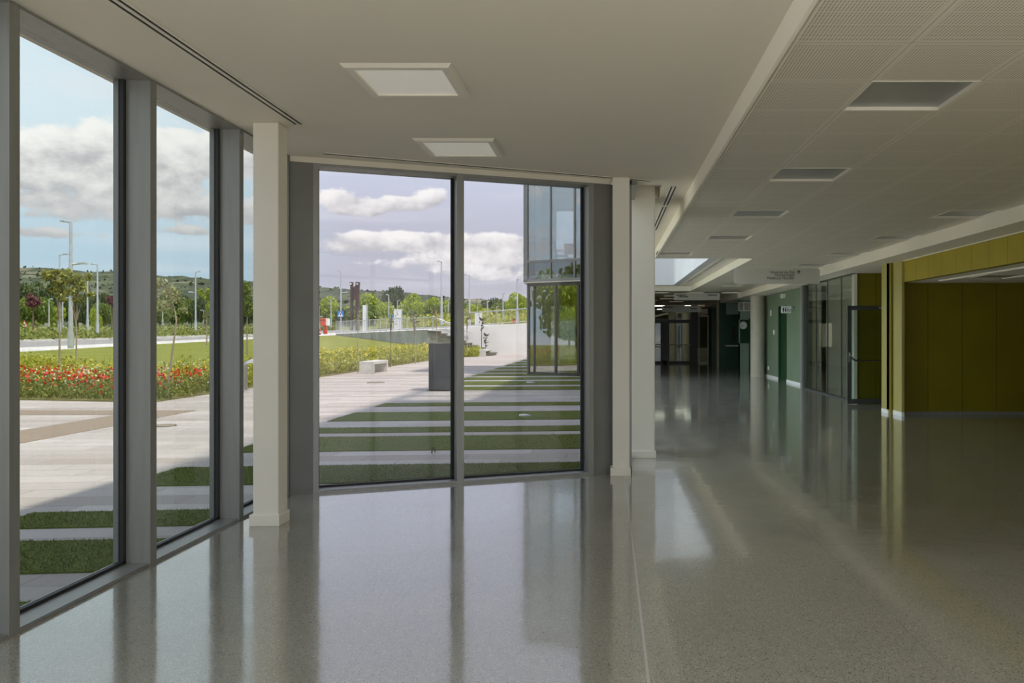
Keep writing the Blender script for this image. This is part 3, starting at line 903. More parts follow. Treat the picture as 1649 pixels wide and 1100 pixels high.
def wallbox(name, label, cat, y, z, w, h, dep, mat, extra=None):
    t = thing(name, label, cat, (XGW, y, z))
    b_ = MB(); b_.box(-dep, 0, -w / 2, w / 2, -h / 2, h / 2); b_.build('housing', mat, t, bevel=.006)
    e = MB()
    if extra == 'rocker': e.box(-dep - .006, -dep, -w * .3, w * .3, -h * .3, h * .3)
    else: e.disc_y(-dep / 2, -w / 2 - .006, -w / 2, 0, min(dep, h) * .3, 16)
    e.build('rocker' if extra == 'rocker' else 'lens', TRIMW, t)
wallbox('wall_speaker', 'small grey box high on the green wall above the dark recess', 'speaker', 24.9, 2.56, .17, .13, .12, PAINTW)
wallbox('wall_plate', 'upper white plate on the green wall beside the round column', 'switch', 27.0, 2.10, .17, .18, .03, PAINTW, 'rocker')
wallbox('wall_plate', 'middle white plate on the green wall beside the round column', 'switch', 26.5, 1.48, .14, .14, .03, PAINTW, 'rocker')
wallbox('wall_socket', 'low white socket on the green wall near the floor', 'socket', 27.4, .30, .14, .12, .03, PAINTW, 'rocker')

# toilet flag sign
t = thing('toilet_sign', 'white flag sign with toilet symbols on the green wall', 'sign', (XGW, 23.6, 2.115))
b_ = MB(); b_.tube([(-.02, 0, .05), (-.10, 0, .05)], .04, 12); b_.build('bracket', STEEL, t)
b_ = MB(); b_.box(-.385, -.10, -.012, .012, -.10, .10); b_.build('panel', PAINTW, t, bevel=.01)
b_ = MB()
def person_icon(mb, x, skirt):
    mb.disc_y(x, -.016, -.012, .055, .014, 14)
    if skirt: mb.slab_xz([(x - .008, .036), (x + .008, .036), (x + .027, -.03), (x + .010, -.03), (x + .010, -.07), (x - .010, -.07), (x - .010, -.03), (x - .027, -.03)], -.016, -.012)
    else: mb.slab_xz([(x - .022, .036), (x + .022, .036), (x + .022, -.015), (x + .012, -.015), (x + .012, -.07), (x - .012, -.07), (x - .012, -.015), (x - .022, -.015)], -.016, -.012)
person_icon(b_, -.325, False); person_icon(b_, -.262, True)
b_.disc_y(-.20, -.016, -.012, .05, .011, 12)
b_.slab_xz([(-.208, .035), (-.196, .035), (-.192, .0), (-.165, .0), (-.150, -.05), (-.162, -.055), (-.175, -.015), (-.205, -.015)], -.016, -.012)
for kk in range(14):
    a0, a1 = [math.radians(110 + 250 * (kk + e) / 14) for e in (0, 1)]
    pts = [(-.195 + math.cos(a) * r_, -.035 + math.sin(a) * r_) for a, r_ in ((a0, .034), (a1, .034), (a1, .027), (a0, .027))]
    b_.slab_xz(pts, -.016, -.012)
b_.slab_xz([(-.13, -.005), (-.115, .02), (-.10, -.005), (-.109, -.005), (-.109, -.035), (-.121, -.035), (-.121, -.005)], -.016, -.012)
b_.build('symbols', BLACK, t)

# round columns
def round_column(x, y, r, z0, z1):
    m = MB(); m.cyl(x, y, z0, z1, r, 40)
    return struct(m.build('column', CONCC, smooth=True))
round_column(4.97, 27.8, .228, 0, ZP)
round_column(4.75, 35.2, .18, 0, ZP)

# clock wall
m = MB()
m.box(4.86, 4.90, 31, 31.1, 0, ZR); m.box(4.86, 5.6, 31.0, 31.1, 1.95, 2.75); m.box(4.86, 5.6, 31.0, 31.1, 0.0, 1.07)
struct(m.build('wall_reception', GREENL))
m = MB(); m.box(4.90, 5.6, 31.06, 31.1, 1.07, 1.95); m.box(5.23, 5.6, 30.97, 31.0, 0, 2.0); struct(m.build('wall_reception_recess', GREEND))
t = thing('wall_clock', 'round white wall clock on the dark green panel by the column', 'clock', (5.02, 31.05, 1.74))
b_ = MB(); b_.disc_y(0, -.05, 0, 0, .145, 40); b_.build('case', STEEL, t, smooth=True)
b_ = MB(); b_.disc_y(0, -.054, -.05, 0, .128, 40); dial_ = b_.build('dial', PAINTW, t)
b_ = MB(); b_.slab_xz([(-.008, -.005), (-.07, .035), (-.075, .028), (-.012, -.014)], -.06, -.055); b_.build('hand', BLACK, t)
b_ = MB(); b_.slab_xz([(-.006, 0), (.006, 0), (-.055, -.075), (-.065, -.068)], -.062, -.057); b_.build('hand', BLACK, t)
b_ = MB()
for kk in range(12):
    a = math.radians(30 * kk); b_.disc_y(math.sin(a) * .112, -.057, -.054, math.cos(a) * .112, .005, 8)
b_.build('dial_print', BLACK, dial_)
t = thing('wall_vent_grille', 'white framed vent grille with three openings above the clock', 'vent', (4.83, 30.99, 2.27))
b_ = MB()
b_.box(0, .60, -.02, .0, 0, .03); b_.box(0, .60, -.02, 0, .30, .33)
for xx in (0, .19, .38, .57): b_.box(xx, xx + .03, -.02, 0, .03, .30)
b_.build('frame', PAINTW, t)
for xx in (.03, .22, .41):
    b_ = MB()
    for kk in range(9): b_.obox((xx, -.016, .035 + kk * .029), (.16, 0, 0), (0, .012, .02), (0, 0, .006))
    b_.build('grille', CONCC, t)
wall_door = thing('fire_door', 'dark green door with a pale push bar beyond the column', 'door', (4.82, 34.5, 0))
b_ = MB(); b_.box(0, .62, 0, .06, 0, 2.1); b_.build('panel', GREEND, wall_door)
b_ = MB(); b_.tube([(.03, -.01, .93), (.03, -.08, .93), (.6, -.08, .93), (.6, -.01, .93)], .03, 8); b_.build('push_bar', TRIMW, wall_door)
b_ = MB(); b_.box(.30, .44, -.01, 0, 1.1, 1.72); b_.build('pane', BLACK, wall_door)
m = MB(); m.box(4.6, 5.6, 34.57, 34.7, 0, 2.9); struct(m.build('wall_far_green', GREEND))
m = MB(); m.box(4.86, 5.6, 34.3, 34.40, 2.22, ZR); struct(m.build('wall_far_lintel', GREENL))
m = MB(); m.box(5.5, 5.6, 28.3, 40, 0, ZR); struct(m.build('wall_far_side', GREENW))

# far glazed doors
t = struct(bpy.data.objects.new('door_1', None)); COL.objects.link(t); t.location = (0, FAR, 0)
f = MB()
f.box(.3, 4.12, -.04, .04, 1.93, 2.10); f.box(3.96, 4.28, -.06, .06, 0, 2.80); f.box(.3, 4.96, -.04, .04, 2.62, 2.70)
f.box(.3, 4.0, -.03, .03, 0, .11)
for x in (1.55, 1.70, 2.50, 2.80, 3.88): f.box(x, x + .11, -.04, .04, 0, 1.93)
f.box(2.5, 2.91, -.03, .03, 0, 1.93)
f.build('door_frame', DARKFR, t)
p = MB(); p.box(.3, 3.96, -.006, .006, .1, 2.62); p.build('pane', GLASS_INT, t)
for x0, x1 in ((1.7, 2.6), (2.86, 3.95)):
    b_ = MB(); b_.tube([(x0, -.05, .90), (x0, -.12, .90), (x1, -.12, .90), (x1, -.05, .90)], .022, 8); b_.build('push_bar', STEEL, t)
t = thing('glass_door', 'pale framed open glass door at the far end of the corridor', 'door', (4.28, 39.6, 0))
f = MB(); f.box(0, .05, -.03, .03, 0, 2.3); f.box(.43, .48, -.03, .03, 0, 2.3); f.box(.05, .43, -.03, .03, 0, .08); f.box(.05, .43, -.03, .03, 2.22, 2.3)
f.build('door_frame', TRIMW, t)
p = MB(); p.box(.05, .43, -.006, .006, .08, 2.22); p.build('pane', GLASS_INT, t)
h_ = MB(); h_.box(.44, .47, -.06, -.03, .9, 1.25); h_.build('door_handle', STEEL, t)
m = MB(); m.box(4.76, 4.94, 39.9, 40.0, 0, 2.62); struct(m.build('wall_far_panel', GREEND))
m = MB(); m.box(4.94, 5.04, 39.85, 40.0, 0, ZP); m.box(4.12, 4.28, 39.98, 40.02, 0, ZP); struct(m.build('trim_11', METAL))
m = MB(); m.box(5.04, 5.5, 39.9, 40.0, 0, ZP); struct(m.build('wall_far_end', GREENL))
m = MB(); m.box(-.0 + .4, 9.5, FAR - .05, FAR + .05, ZP - .08, 3.3); struct(m.build('wall_far_head', WHITE))
# beyond the doors
round_column(3.75, 48.5, .26, 0, 2.9); round_column(4.42, 47.5, .25, 0, 2.9)
m = MB(); m.box(.4, 9.5, 54.0, 54.2, 0, 2.9); struct(m.build('wall_end', pm('end_wall', (0.20, 0.19, 0.15), (0.14, 0.13, 0.10), scale=.7, rough=.7)))
m = MB(); m.box(.4, 9.5, 53.96, 54.0, 0, .5); struct(m.build('wall_end_plinth', WHITE))
m = MB()
pts = []
for kk in range(13):
    a = kk / 12; pts.append((2.6 + 3.4 * a, 2.35 + .35 * math.sin(a * math.pi * .9)))
m.slab_xz(pts + [(x, z + .12) for x, z in pts[::-1]], 51, 52)
struct(m.build('ceiling_canopy', CEIL))

for k_, (x_, y_) in enumerate(((2.6, 43.5), (4.3, 43.5), (2.2, 46.5), (4.0, 46.0), (3.2, 49.5), (4.8, 49.5))):
    t = thing('ceiling_light', 'lit square lamp in the hall beyond the far glazed doors', 'ceiling light', (x_, y_, 2.9), group='lamps beyond the far doors')
    p = MB(); p.box(-.3, .3, -.3, .3, -.03, -.01); p.build('diffuser', LAMPFAR, t)
    f = MB(); f.box(-.32, .32, -.32, .32, -.01, 0); f.build('frame', TRIMW, t)
# hanging signs
def hang_sign(label, x0, x1, y, z0, z1, lines, ceil=ZP):
    t = thing('hanging_sign', label, 'sign', (x0, y, z0), group='pale hanging direction signs')
    w, h = x1 - x0, z1 - z0
    r = min(.06, h * .2)
    pts = []
    for cx, cz, a0 in ((w - r, r, -90), (w - r, h - r, 0), (r, h - r, 90), (r, r, 180)):
        for kk in range(6):
            a = math.radians(a0 + 18 * kk); pts.append((cx + r * math.cos(a), cz + r * math.sin(a)))
    b_ = MB(); b_.slab_xz(pts, -.008, .008); b_.build('panel', ACRYL, t)
    for fx in (.22, .78) if w > 1.3 else (.15, .85):
        b_ = MB(); b_.tube([(w * fx, 0, h - .01), (w * fx, 0, ceil - z0)], .004, 6); b_.build('wire', STEEL, t)
    for body, size, lx, lz, al in lines:
        text('lettering', body, size, SIGNTXT, t, (lx, -.0095, lz), align=al, extrude=.0008)
    return t
s = hang_sign('pale hanging sign reading Hospital de Día, Hematología, Medicina Nuclear', 2.62, 4.42, 17.4, 2.475, 2.80,
          [('Hospital de Día', .082, 1.27, .218, 'RIGHT'), ('Hematología', .082, 1.27, .158, 'RIGHT'), ('Medicina Nuclear', .082, 1.27, .098, 'RIGHT')])
b_ = MB(); b_.slab_xz([(1.345, .205), (1.345, .245), (1.315, .245), (1.355, .29), (1.395, .245), (1.365, .245), (1.365, .205)], -.0105, -.0085); b_.build('arrow', SIGNTXT, s)
def dashes(s, rows):
    b_ = MB()
    for x0, x1, z in rows:
        x = x0
        while x < x1:
            w_ = random.uniform(.03, .07); b_.box(x, min(x + w_, x1), -.0105, -.0085, z, z + random.uniform(.035, .05)); x += w_ + .012
    b_.build('lettering', SIGNTXT, s)
s = hang_sign('wide pale hanging sign in the far corridor, the higher of two', 2.28, 3.88, 29.0, 2.60, 2.84, [])
dashes(s, [(.08, .42, .155), (.16, .50, .10), (1.18, 1.50, .155)])
s = hang_sign('small pale hanging sign in the far corridor, the lower of two', 2.15, 3.72, 33.5, 2.30, 2.55, [])
dashes(s, [(.06, .45, .17), (1.15, 1.40, .12)])

# rear wall: unseen tall glazing, added to brighten the hall
m = MB()
for x in (-2.83, -.9): m.box(x - .05, x + .05, BACK - .1, BACK + .05, 0, 3.02)
for x in (.45, 2.7, 5.0, 7.2, 9.4): m.box(x - .05, x + .05, BACK - .1, BACK + .05, 0, 9.7)
m.box(-3.0, .4, BACK - .1, BACK + .05, 2.95, 3.4); m.box(-3, 9.5, BACK - .1, BACK, 0, .06); m.box(.4, 9.5, BACK - .1, BACK, 3.2, 3.3); m.box(.4, 9.5, BACK - .1, BACK, 6.4, 6.5)
w = struct(m.build('window_30', METAL))
p = MB(); p.box(-2.8, .4, BACK - .05, BACK - .04, .06, 2.95); p.box(.4, 9.4, BACK - .05, BACK - .04, .06, 9.7); p.build('pane', GLASS_CLEAR, w)
p = MB(); p.box(.4, 9.3, BACK, ATY, 10.1, 10.12); p.box(.4, 2.2, 16, 27.1, 10.1, 10.12); struct(p.build('window_32', GLASS_CLEAR))  # roof glazing out of view, added to let daylight in
# light court: tall glazing on its outer side
m = MB()
for y in np.linspace(15.995, 27.1, 8): m.box(.2, .32, y - .04, y + .04, 0, 10)
for z in (0.0, 3.1, 6.4, 9.9): m.box(.2, .32, 16, 27.1, z, z + .1)
w = struct(m.build('window_31', METAL))
p = MB(); p.box(.25, .262, 16, 27.1, .1, 9.9); p.build('pane', GLASS_CLEAR, w)


# =================================================================== OUTSIDE
ZO = -0.05
# paved plaza
m = MB(); m.add([(-60, -40, ZO), (0.25, -40, ZO), (0.25, 57.3, ZO), (-9.8, 57.3, ZO), (-9.8, 17.9, ZO), (-13.2, 18.6, ZO), (-20, 20, ZO), (-60, 28, ZO)],
                [(0, 1, 2, 3, 4, 5, 6, 7)])
struct(m.build('pavement', PAVE))
m = MB(); m.box(0.3, 60, -60, BACK, ZO - .3, ZO); m.box(9.7, 60, BACK, 60, ZO - .3, ZO)
struct(m.build('pavement', PAVE))
m = MB(); m.box(-9.0, -7.95, 2, 15.2, ZO, ZO + .006); m.box(-30, -7.95, 15.2, 16.1, ZO, ZO + .006)
struct(m.build('pavement_tactile', TACT))

# turf strips between the paving courses
TAN5 = 0.0875
STR = [(2.2, 3.1), (4.0, 4.87), (5.46, 6.29), (6.72, 7.29), (8.48, 9.60), (10.78, 12.25), (12.75, 13.43), (14.47, 16.0), (17.33, 18.1), (22.1, 23.4), (24.26, 26.0),
       (27.0, 28.4), (29.3, 30.8), (31.9, 33.6), (34.9, 36.8), (38.2, 40.2), (41.6, 43.6), (45.2, 47.2)]
XT0, XT1 = -4.75, 0.2
bl_c = []
bl_v, bl_f = [], []
for c0, c1 in STR:
    x1 = XT1
    if c1 < 11: x1 = -3.06 if c1 < 7.3 else XT1
    m = MB()
    m.prism([(XT0, c0 + TAN5 * XT0), (x1, c0 + TAN5 * x1), (x1, c1 + TAN5 * x1), (XT0, c1 + TAN5 * XT0)], ZO - .02, ZO + .012)
    o = m.build('turf_strip', TURF); tag(o, 'strips of short green turf laid between the paving courses', 'grass', kind='stuff')
    dens_ = 5000 if c0 < 9 else (1500 if c0 < 14.4 else 350)
    if c0 < 24:
        n = int((c1 - c0) * (x1 - XT0) * dens_)
        x = XT0 + RNG.random(n) * (x1 - XT0); v_ = c0 + RNG.random(n) * (c1 - c0)
        y = v_ + TAN5 * x
        if c1 > 7.3:   # keep clear of the front window wall
            ok = (np.stack([x - P0.x, y - P0.y], 1) @ np.array([NW.x, NW.y])) > .30
            x, y = x[ok], y[ok]
        n = len(x)
        p = np.stack([x, y, np.full(n, ZO + .008)], 1)
        th = RNG.random(n) * 2 * np.pi; w_ = .0022 + .002 * RNG.random(n)
        h_ = .010 + .016 * RNG.random(n)
        e = np.stack([np.cos(th) * w_, np.sin(th) * w_, np.zeros(n)], 1)
        tip = p + np.stack([RNG.normal(size=n) * .012, RNG.normal(size=n) * .012, h_], 1)
        bl_v.append(np.stack([p - e, p + e, tip], 1).reshape(-1, 3))
V = np.concatenate(bl_v)
o = np_mesh('turf_blades', V, np.arange(len(V)).reshape(-1, 3), TURFB)
tag(o, 'fine grass blades of the turf strips outside the windows', 'grass', kind='stuff')

# flower bed soil
BED = [(-9.8, 57.2), (-9.8, 17.9), (-13.2, 18.6), (-20, 20), (-36, 23.2), (-36, 37), (-28, 36), (-20, 30), (-15, 24.5), (-12.5, 22.5), (-12.5, 57.2)]
m = MB(); m.prism(BED, ZO - .1, ZO + .03); struct(m.build('ground_bed', SOIL))

# ground beyond, laid in bands between curving lines: (pixel column, near lawn point, then depth/height of each line)
COLS = [
    # px, lawn near (x,y,z), L2, L3, L4, L5, L6 as (depth, photo row)
    (-700, (-40, 28, .05), (36, 603), (38.5, 594), (45, 580), (46, 575), (65, 553)),
    (-250, (-34, 36.5, .05), (40, 582), (43, 573), (50, 562), (51, 558), (78, 541)),
    (28, (-24, 33, .05), (46, 567), (50, 560), (60, 551), (61, 547), (90, 533)),
    (191, (-15.5, 25, .02), (60, 557.5), (65, 553), (78, 547), (79, 543.5), (110, 531)),
    (345, (-12.5, 26.4, .02), (78, 549.5), (84, 545.5), (98, 542.5), (99, 539), (130, 530)),
    (430, (-12.5, 30.5, .02), (90, 545), (96, 542), (112, 540), (113, 537.5), (140, 530)),
    (513, (-12.5, 36, .02), (100, 541), (108, 537), (125, 534), (126, 532.5), (150, 527)),
    (541, (-12.5, 38, .02), (100, 540), (108, 536), (125, 533), (126, 532), (150, 527)),
    (609, (-12.5, 46, .02), (77, 548), None, None, None, None),
    (674, (-12.5, 55, .02), (63, 556), None, None, None, None),
    (694, (-12.5, 57.2, .02), (60, 560), None, None, None, None),
]
def loft(name, A, B, mat, nsub=6, jitter=0.0, kind='structure'):
    """surface between two polylines with equal point counts"""
    A = [Vector(a) for a in A]; B = [Vector(b) for b in B]
    m = MB(); vs = []; fs = []
    n = len(A)
    for j in range(nsub + 1):
        t = j / nsub
        for i in range(n):
            p = A[i].lerp(B[i], t)
            vs.append(p)
    for j in range(nsub):
        for i in range(n - 1):
            fs.append((j * n + i, j * n + i + 1, (j + 1) * n + i + 1, (j + 1) * n + i))
    m.add(vs, fs)
    o = m.build(name, mat, smooth=True)
    o['kind'] = kind
    return o
near = [c_[1] for c_ in COLS]
L2 = [at(c_[0], *c_[2]) for c_ in COLS]
loft('lawn', near, L2, LAWN)
front = [c_ for c_ in COLS if c_[3] is not None]
# upper street level to the right of the ramp wall
UP = [(541, (100, 538), (108, 536), (125, 533), (126, 532), (150, 527)),
      (609, (77, 535), (86, 533.2), (101, 531), (102, 530), (130, 526)),
      (694, (60, 531), (66, 529.5), (85, 527.5), (86, 527), (120, 524)),
      (750, (57.3, 528), (62, 526), (80, 524), (81, 523.5), (115, 521)),
      (850, (57.3, 520.5), (62, 520), (80, 521), (81, 521), (115, 521)),
      (985, (57.3, 512.5), (62, 513), (80, 516), (81, 516), (115, 520)),
      (1300, (57.3, 512.5), (62, 513), (80, 516), (81, 516), (115, 520))]
def band(name, i, j, mat, nsub=3):
    A = [at(c_[0], *c_[i]) for c_ in front] ; B = [at(c_[0], *c_[j]) for c_ in front]
    A += [at(u[0], *u[i - 1]) for u in UP[0 if i == 2 else 1:]]
    B += [at(u[0], *u[j - 1]) for u in UP[0 if i == 2 else 1:]]
    return loft(name, A, B, mat, nsub)
band('sidewalk', 2, 3, SIDEW)
band('road', 3, 4, ASPH)
band('kerb', 4, 5, KERB, 1)
band('ground_verge', 5, 6, VERGE, 5)
L6 = [at(c_[0], *c_[6]) for c_ in front] + [at(u[0], *u[5]) for u in UP[1:]]
FARL = [Vector((p.x / p.y * 420, 420, 5.0)) for p in L6]
loft('ground_far', L6, FARL, VERGE, 3)

# distant ridge
rid = [(-1500, 455), (-900, 440), (-400, 436), (-120, 434), (28, 431), (80, 432), (130, 436), (190, 437), (230, 441), (262, 446), (300, 445), (345, 448), (400, 454), (450, 459), (513, 462), (560, 466), (610, 469), (650, 473),
       (700, 477), (730, 480), (750, 479.5), (775, 481), (800, 486), (830, 491), (870, 493), (960, 494), (1100, 492), (1500, 490)]
xs = np.linspace(-1500, 1500, 220)
ry = np.interp(xs, [r_[0] for r_ in rid], [r_[1] for r_ in rid])
rows = 26
vs, fs = [], []
for j in range(rows):
    t = j / (rows - 1)
    D = 330 + 620 * t
    for i in range(len(xs)):
        yy = 531 + (ry[i] - 531) * (t ** .8)
        p = at(xs[i], D, yy)
        nz = math.sin(xs[i] * .051 + j * .9) * math.sin(j * 1.7 + xs[i] * .021) * 3.0 * (1 if 0 < j < rows - 1 else .25)
        vs.append((p.x, p.y, p.z + nz + (random.uniform(-.9, .9) if j == rows - 1 else random.uniform(-.4, .4))))
n = len(xs)
for j in range(rows - 1):
    for i in range(n - 1):
        fs.append((j * n + i, j * n + i + 1, (j + 1) * n + i + 1, (j + 1) * n + i))
m = MB(); m.add(vs, fs); struct(m.build('hills', HILL, smooth=True))
# scrub dotted over the ridge
k = 5200
ii = RNG.integers(4 * n, len(vs), k)
base = np.array(vs)[ii] + RNG.normal(size=(k, 3)) * np.array([6, 6, .6])
v_, f_ = leaf_quads(base, 1.9, .8, sizevar=1.0)
o = np_mesh('hill_scrub', v_, f_, pm('scrub', (0.045, 0.065, 0.03), (0.10, 0.12, 0.05), rough=1, island=True, spec=0))
tag(o, 'dark scrub bushes dotted over the distant hillside', 'bushes', kind='stuff')

# walls of the ramp and upper terrace
A_, B_ = at(541, 100, 540), at(694, 60, 531)
dv = (Vector((A_.x, A_.y, 0)) - Vector((B_.x, B_.y, 0))); out_ = Vector((dv.y, -dv.x, 0)).normalized()
tops = [at(541, 100, 538), at(609, 77, 535), at(694, 60, 531)]
m = MB()
for p, q_ in zip(tops[:-1], tops[1:]):
    d_ = Vector((q_.x - p.x, q_.y - p.y, 0)); nn = Vector((-d_.y, d_.x, 0)).normalized() * .3
    vs = [(p.x, p.y, -.3), (q_.x, q_.y, -.3), (q_.x + nn.x, q_.y + nn.y, -.3), (p.x + nn.x, p.y + nn.y, -.3),
          (p.x, p.y, p.z + .02), (q_.x, q_.y, q_.z + .02), (q_.x + nn.x, q_.y + nn.y, q_.z + .02), (p.x + nn.x, p.y + nn.y, p.z + .02)]
    m.add(vs, [(0, 3, 2, 1), (4, 5, 6, 7), (0, 1, 5, 4), (1, 2, 6, 5), (2, 3, 7, 6), (3, 0, 4, 7)])
o = tag(m.build('retaining_wall', CONC), 'long grey concrete retaining wall along the lawn edge', 'wall', kind='structure')
tl = [at(690, 57.3, 531.5), at(750, 57.3, 528), at(850, 57.3, 520.5), at(985, 57.3, 512.5)]
m = MB()
m.slab_xz([(tl[0].x, -.3)] + [(tl[3].x, -.3)] + [(p.x, p.z + .03) for p in tl[::-1]], 57.2, 57.5)
tag(m.build('white_wall', CONCW), 'tall white concrete wall behind the stairs', 'wall', kind='structure')

# stairs down from the upper terrace
m = MB(); tr = MB()
nst = 10
xa, xb, zt = at(697, 57, 531).x, at(797, 57, 531).x, 1.62
for i in range(nst):
    x0 = xa + (xb - xa) * i / nst; x1 = xa + (xb - xa) * (i + 1) / nst
    z = zt * (1 - i / nst)
    m.box(x0, x1, 55.2, 57.2, ZO, z - .07)
    tr.box(x0 - .0, x1 + .12, 55.1, 57.2, z - .07, z)
st = tag(m.build('stairs', CONC), 'concrete stairs descending along the white wall', 'stairs', kind='structure')
tr.build('tread', STEPS, st)
t = thing('stair_handrail', 'thin handrail sloping down the white wall above the stairs', 'handrail', (xa, 57.1, 0))
b_ = MB(); b_.tube([(0, 0, zt + .85), ((xb - xa) * .62, 0, zt * .38 + .85)], .025, 8); b_.build('rail', GALV, t)
for f_ in (.05, .3, .58):
    b_ = MB(); b_.tube([((xb - xa) * f_, .09, zt * (1 - f_) + .78), ((xb - xa) * f_, 0, zt * (1 - f_) + .84)], .015, 6); b_.build('bracket', GALV, t)

# railings ------------------------------------------------------------
def railing(label, pts, hts, npost, nbal):
    """pts: base points, straight runs; post/baluster meshes per run"""
    t = thing('railing', label, 'railing', pts[0])
    o0 = Vector(pts[0])
    top = MB(); top.tube([Vector(p) - o0 + Vector((0, 0, h)) for p, h in zip(pts, hts)], .035, 6); top.build('top_rail', GALV, t)
    bot = MB(); bot.tube([Vector(p) - o0 + Vector((0, 0, .12)) for p in pts], .022, 6); bot.build('bottom_rail', GALV, t)
    def lerp(f):
        L = [(Vector(b) - Vector(a)).length for a, b in zip(pts[:-1], pts[1:])]
        s_ = f * sum(L)
        for k_, l in enumerate(L):
            if s_ <= l + 1e-6: 
                u = s_ / l
                return Vector(pts[k_]).lerp(Vector(pts[k_ + 1]), u) - o0, hts[k_] + (hts[k_ + 1] - hts[k_]) * u
            s_ -= l
    for i in range(npost):
        p, h = lerp(i / (npost - 1)); b_ = MB(); b_.tube([p, p + Vector((0, 0, h))], .03, 6); b_.build('post', GALV, t)
    b_ = MB()
    for i in range(nbal):
        p, h = lerp((i + .5) / nbal); b_.tube([p + Vector((0, 0, .12)), p + Vector((0, 0, h))], .009, 4)
    b_.build('baluster_grille', GALV, t)
railing('long street railing above the grey retaining wall', [at(541, 101, 538), at(609, 78, 535), at(697, 60.4, 531)], [1.5, 1.2, .92], 18, 150)
railing('railing on top of the white wall', [at(742, 57.6, 527.8), at(850, 57.6, 520), at(980, 57.6, 512.3)], [.98, 1.0, 1.0], 9, 90)
railing('short sloping railing at the head of the stairs', [at(697, 58.0, 531), at(738, 58.0, 529)], [.92, .12], 3, 6)

# lamp posts ------------------------------------------------------------
def lamp_post(label, px, Z, ytop, ybase, arms, r=.075):
    base = at(px, Z, ybase); top = at(px, Z, ytop)
    H = top.z - base.z
    t = thing('lamp_post', label, 'lamp post', base, group='street lamp posts')
    b_ = MB(); b_.tube([(0, 0, 0), (0, 0, H)], r * 1.15, 10, r * .7); b_.build('pole', GALV, t, smooth=True)
    b_ = MB(); b_.cyl(0, 0, 0, .9, r * 1.5, 10); b_.build('pole_base', GALV, t, smooth=True)
    for (yarm, dx) in arms:
        za = at(px, Z, yarm).z - base.z
        L = dx * Z / FPX
        b_ = MB(); b_.tube([(0, 0, za - .05), (L * .6, 0, za + .02)], r * .5, 6); arm_ = b_.build('arm', GALV, t)
        b_ = MB(); b_.box(min(L * .5, L), max(L * .5, L), -.14, .14, za - .02, za + .09); b_.build('lamp_head', GALV, arm_, bevel=.02)
    return base
lamp_post('tallest lamp post with a high and a low arm behind the sapling', 114, 47, 357, 561, [(357, -16), (425, 26)], .11)
lamp_post('lamp post with a right-hand arm behind the left sapling crown', 96, 66, 410, 535, [(410, 13)])
lamp_post('lamp post left of the narrow purple tree with a left-hand arm', 157, 66, 426, 536, [(426, -10)])
lamp_post('short double lamp post behind the flower bed between two taller ones', 141, 75, 442, 531, [(442, 6)])
lamp_post('slim lamp post half hidden by the right sapling crown', 101, 90, 478, 534, [(480, 8)])
lamp_post('low curved street lamp at the edge of the dark trees', 79, 88, 482, 533, [(482, 5)], .06)
lamp_post('far lamp post beside the right purple tree', 184, 90, 479, 527, [(479, 4)])
lamp_post('lamp post seen over the lawn with a low left-hand arm', 315, 76, 438, 532, [(438, 7), (471, -11)])
lamp_post('lamp post at the edge of the second window beside the red-tipped sapling', 341, 82, 425, 532, [(425, 4)])
lamp_post('pair-lit small lamp post far beyond the lawn', 262, 120, 485, 524, [(485, 6)])
lamp_post('second small lamp post far beyond the lawn', 328, 125, 500, 524, [(500, -5)])
lamp_post('white lamp post carrying the blue crossing sign', 549, 103, 437, 538, [(437, -5), (471, 11)], .09)
lamp_post('lamp post among trees left of the crossing sign', 533, 125, 482, 527, [(482, 4)])
lamp_post('lamp post at the far left of the front window', 514, 120, 493, 530, [(510, 5)])
lamp_post('lamp post left of the white totem', 626, 105, 475, 530, [(475, -4), (495, 7)])
lamp_post('slim lamp post behind the white totem', 640, 120, 484, 526, [(484, 4)])
lamp_post('slim unlit pole right of the white totem', 647, 118, 490, 527, [(492, 3)], .06)
lamp_post('tall lamp post above the grey retaining wall near the stairs', 711, 80, 421, 524, [(421, -6)], .10)
lamp_post('thin pole between the stairs and the tall lamp post', 717, 100, 492, 524, [(493, 3)], .06)
lamp_post('thin pole just above the head of the stairs', 722, 95, 481, 524, [(482, 3)], .06)
lamp_post('lamp post behind the fence with a left-hand arm, above the stairs', 756, 74, 443, 524, [(443, -8)], .08)
lamp_post('short thin pole behind the white notice board', 769, 95, 487, 521, [(488, 3)], .05)
lamp_post('third pole along the fence on the white wall', 785, 85, 485, 521, [(486, 3)], .08)
lamp_post('fourth pole along the fence on the white wall', 800, 90, 493, 521, [(494, 3)], .06)
lamp_post('fifth pole along the fence with a small high lamp', 810, 85, 472, 521, [(473, 3)], .07)
lamp_post('tall pole with a box lamp next to the glass building', 833, 75, 450, 520, [(450, 2)], .08)
# lamp posts on the far left of the plaza mirrored in the glass building
lamp_post('lamp post far left of the plaza, mirrored in the glass building', -900, 22, 150, 640, [(150, -40)], .09)

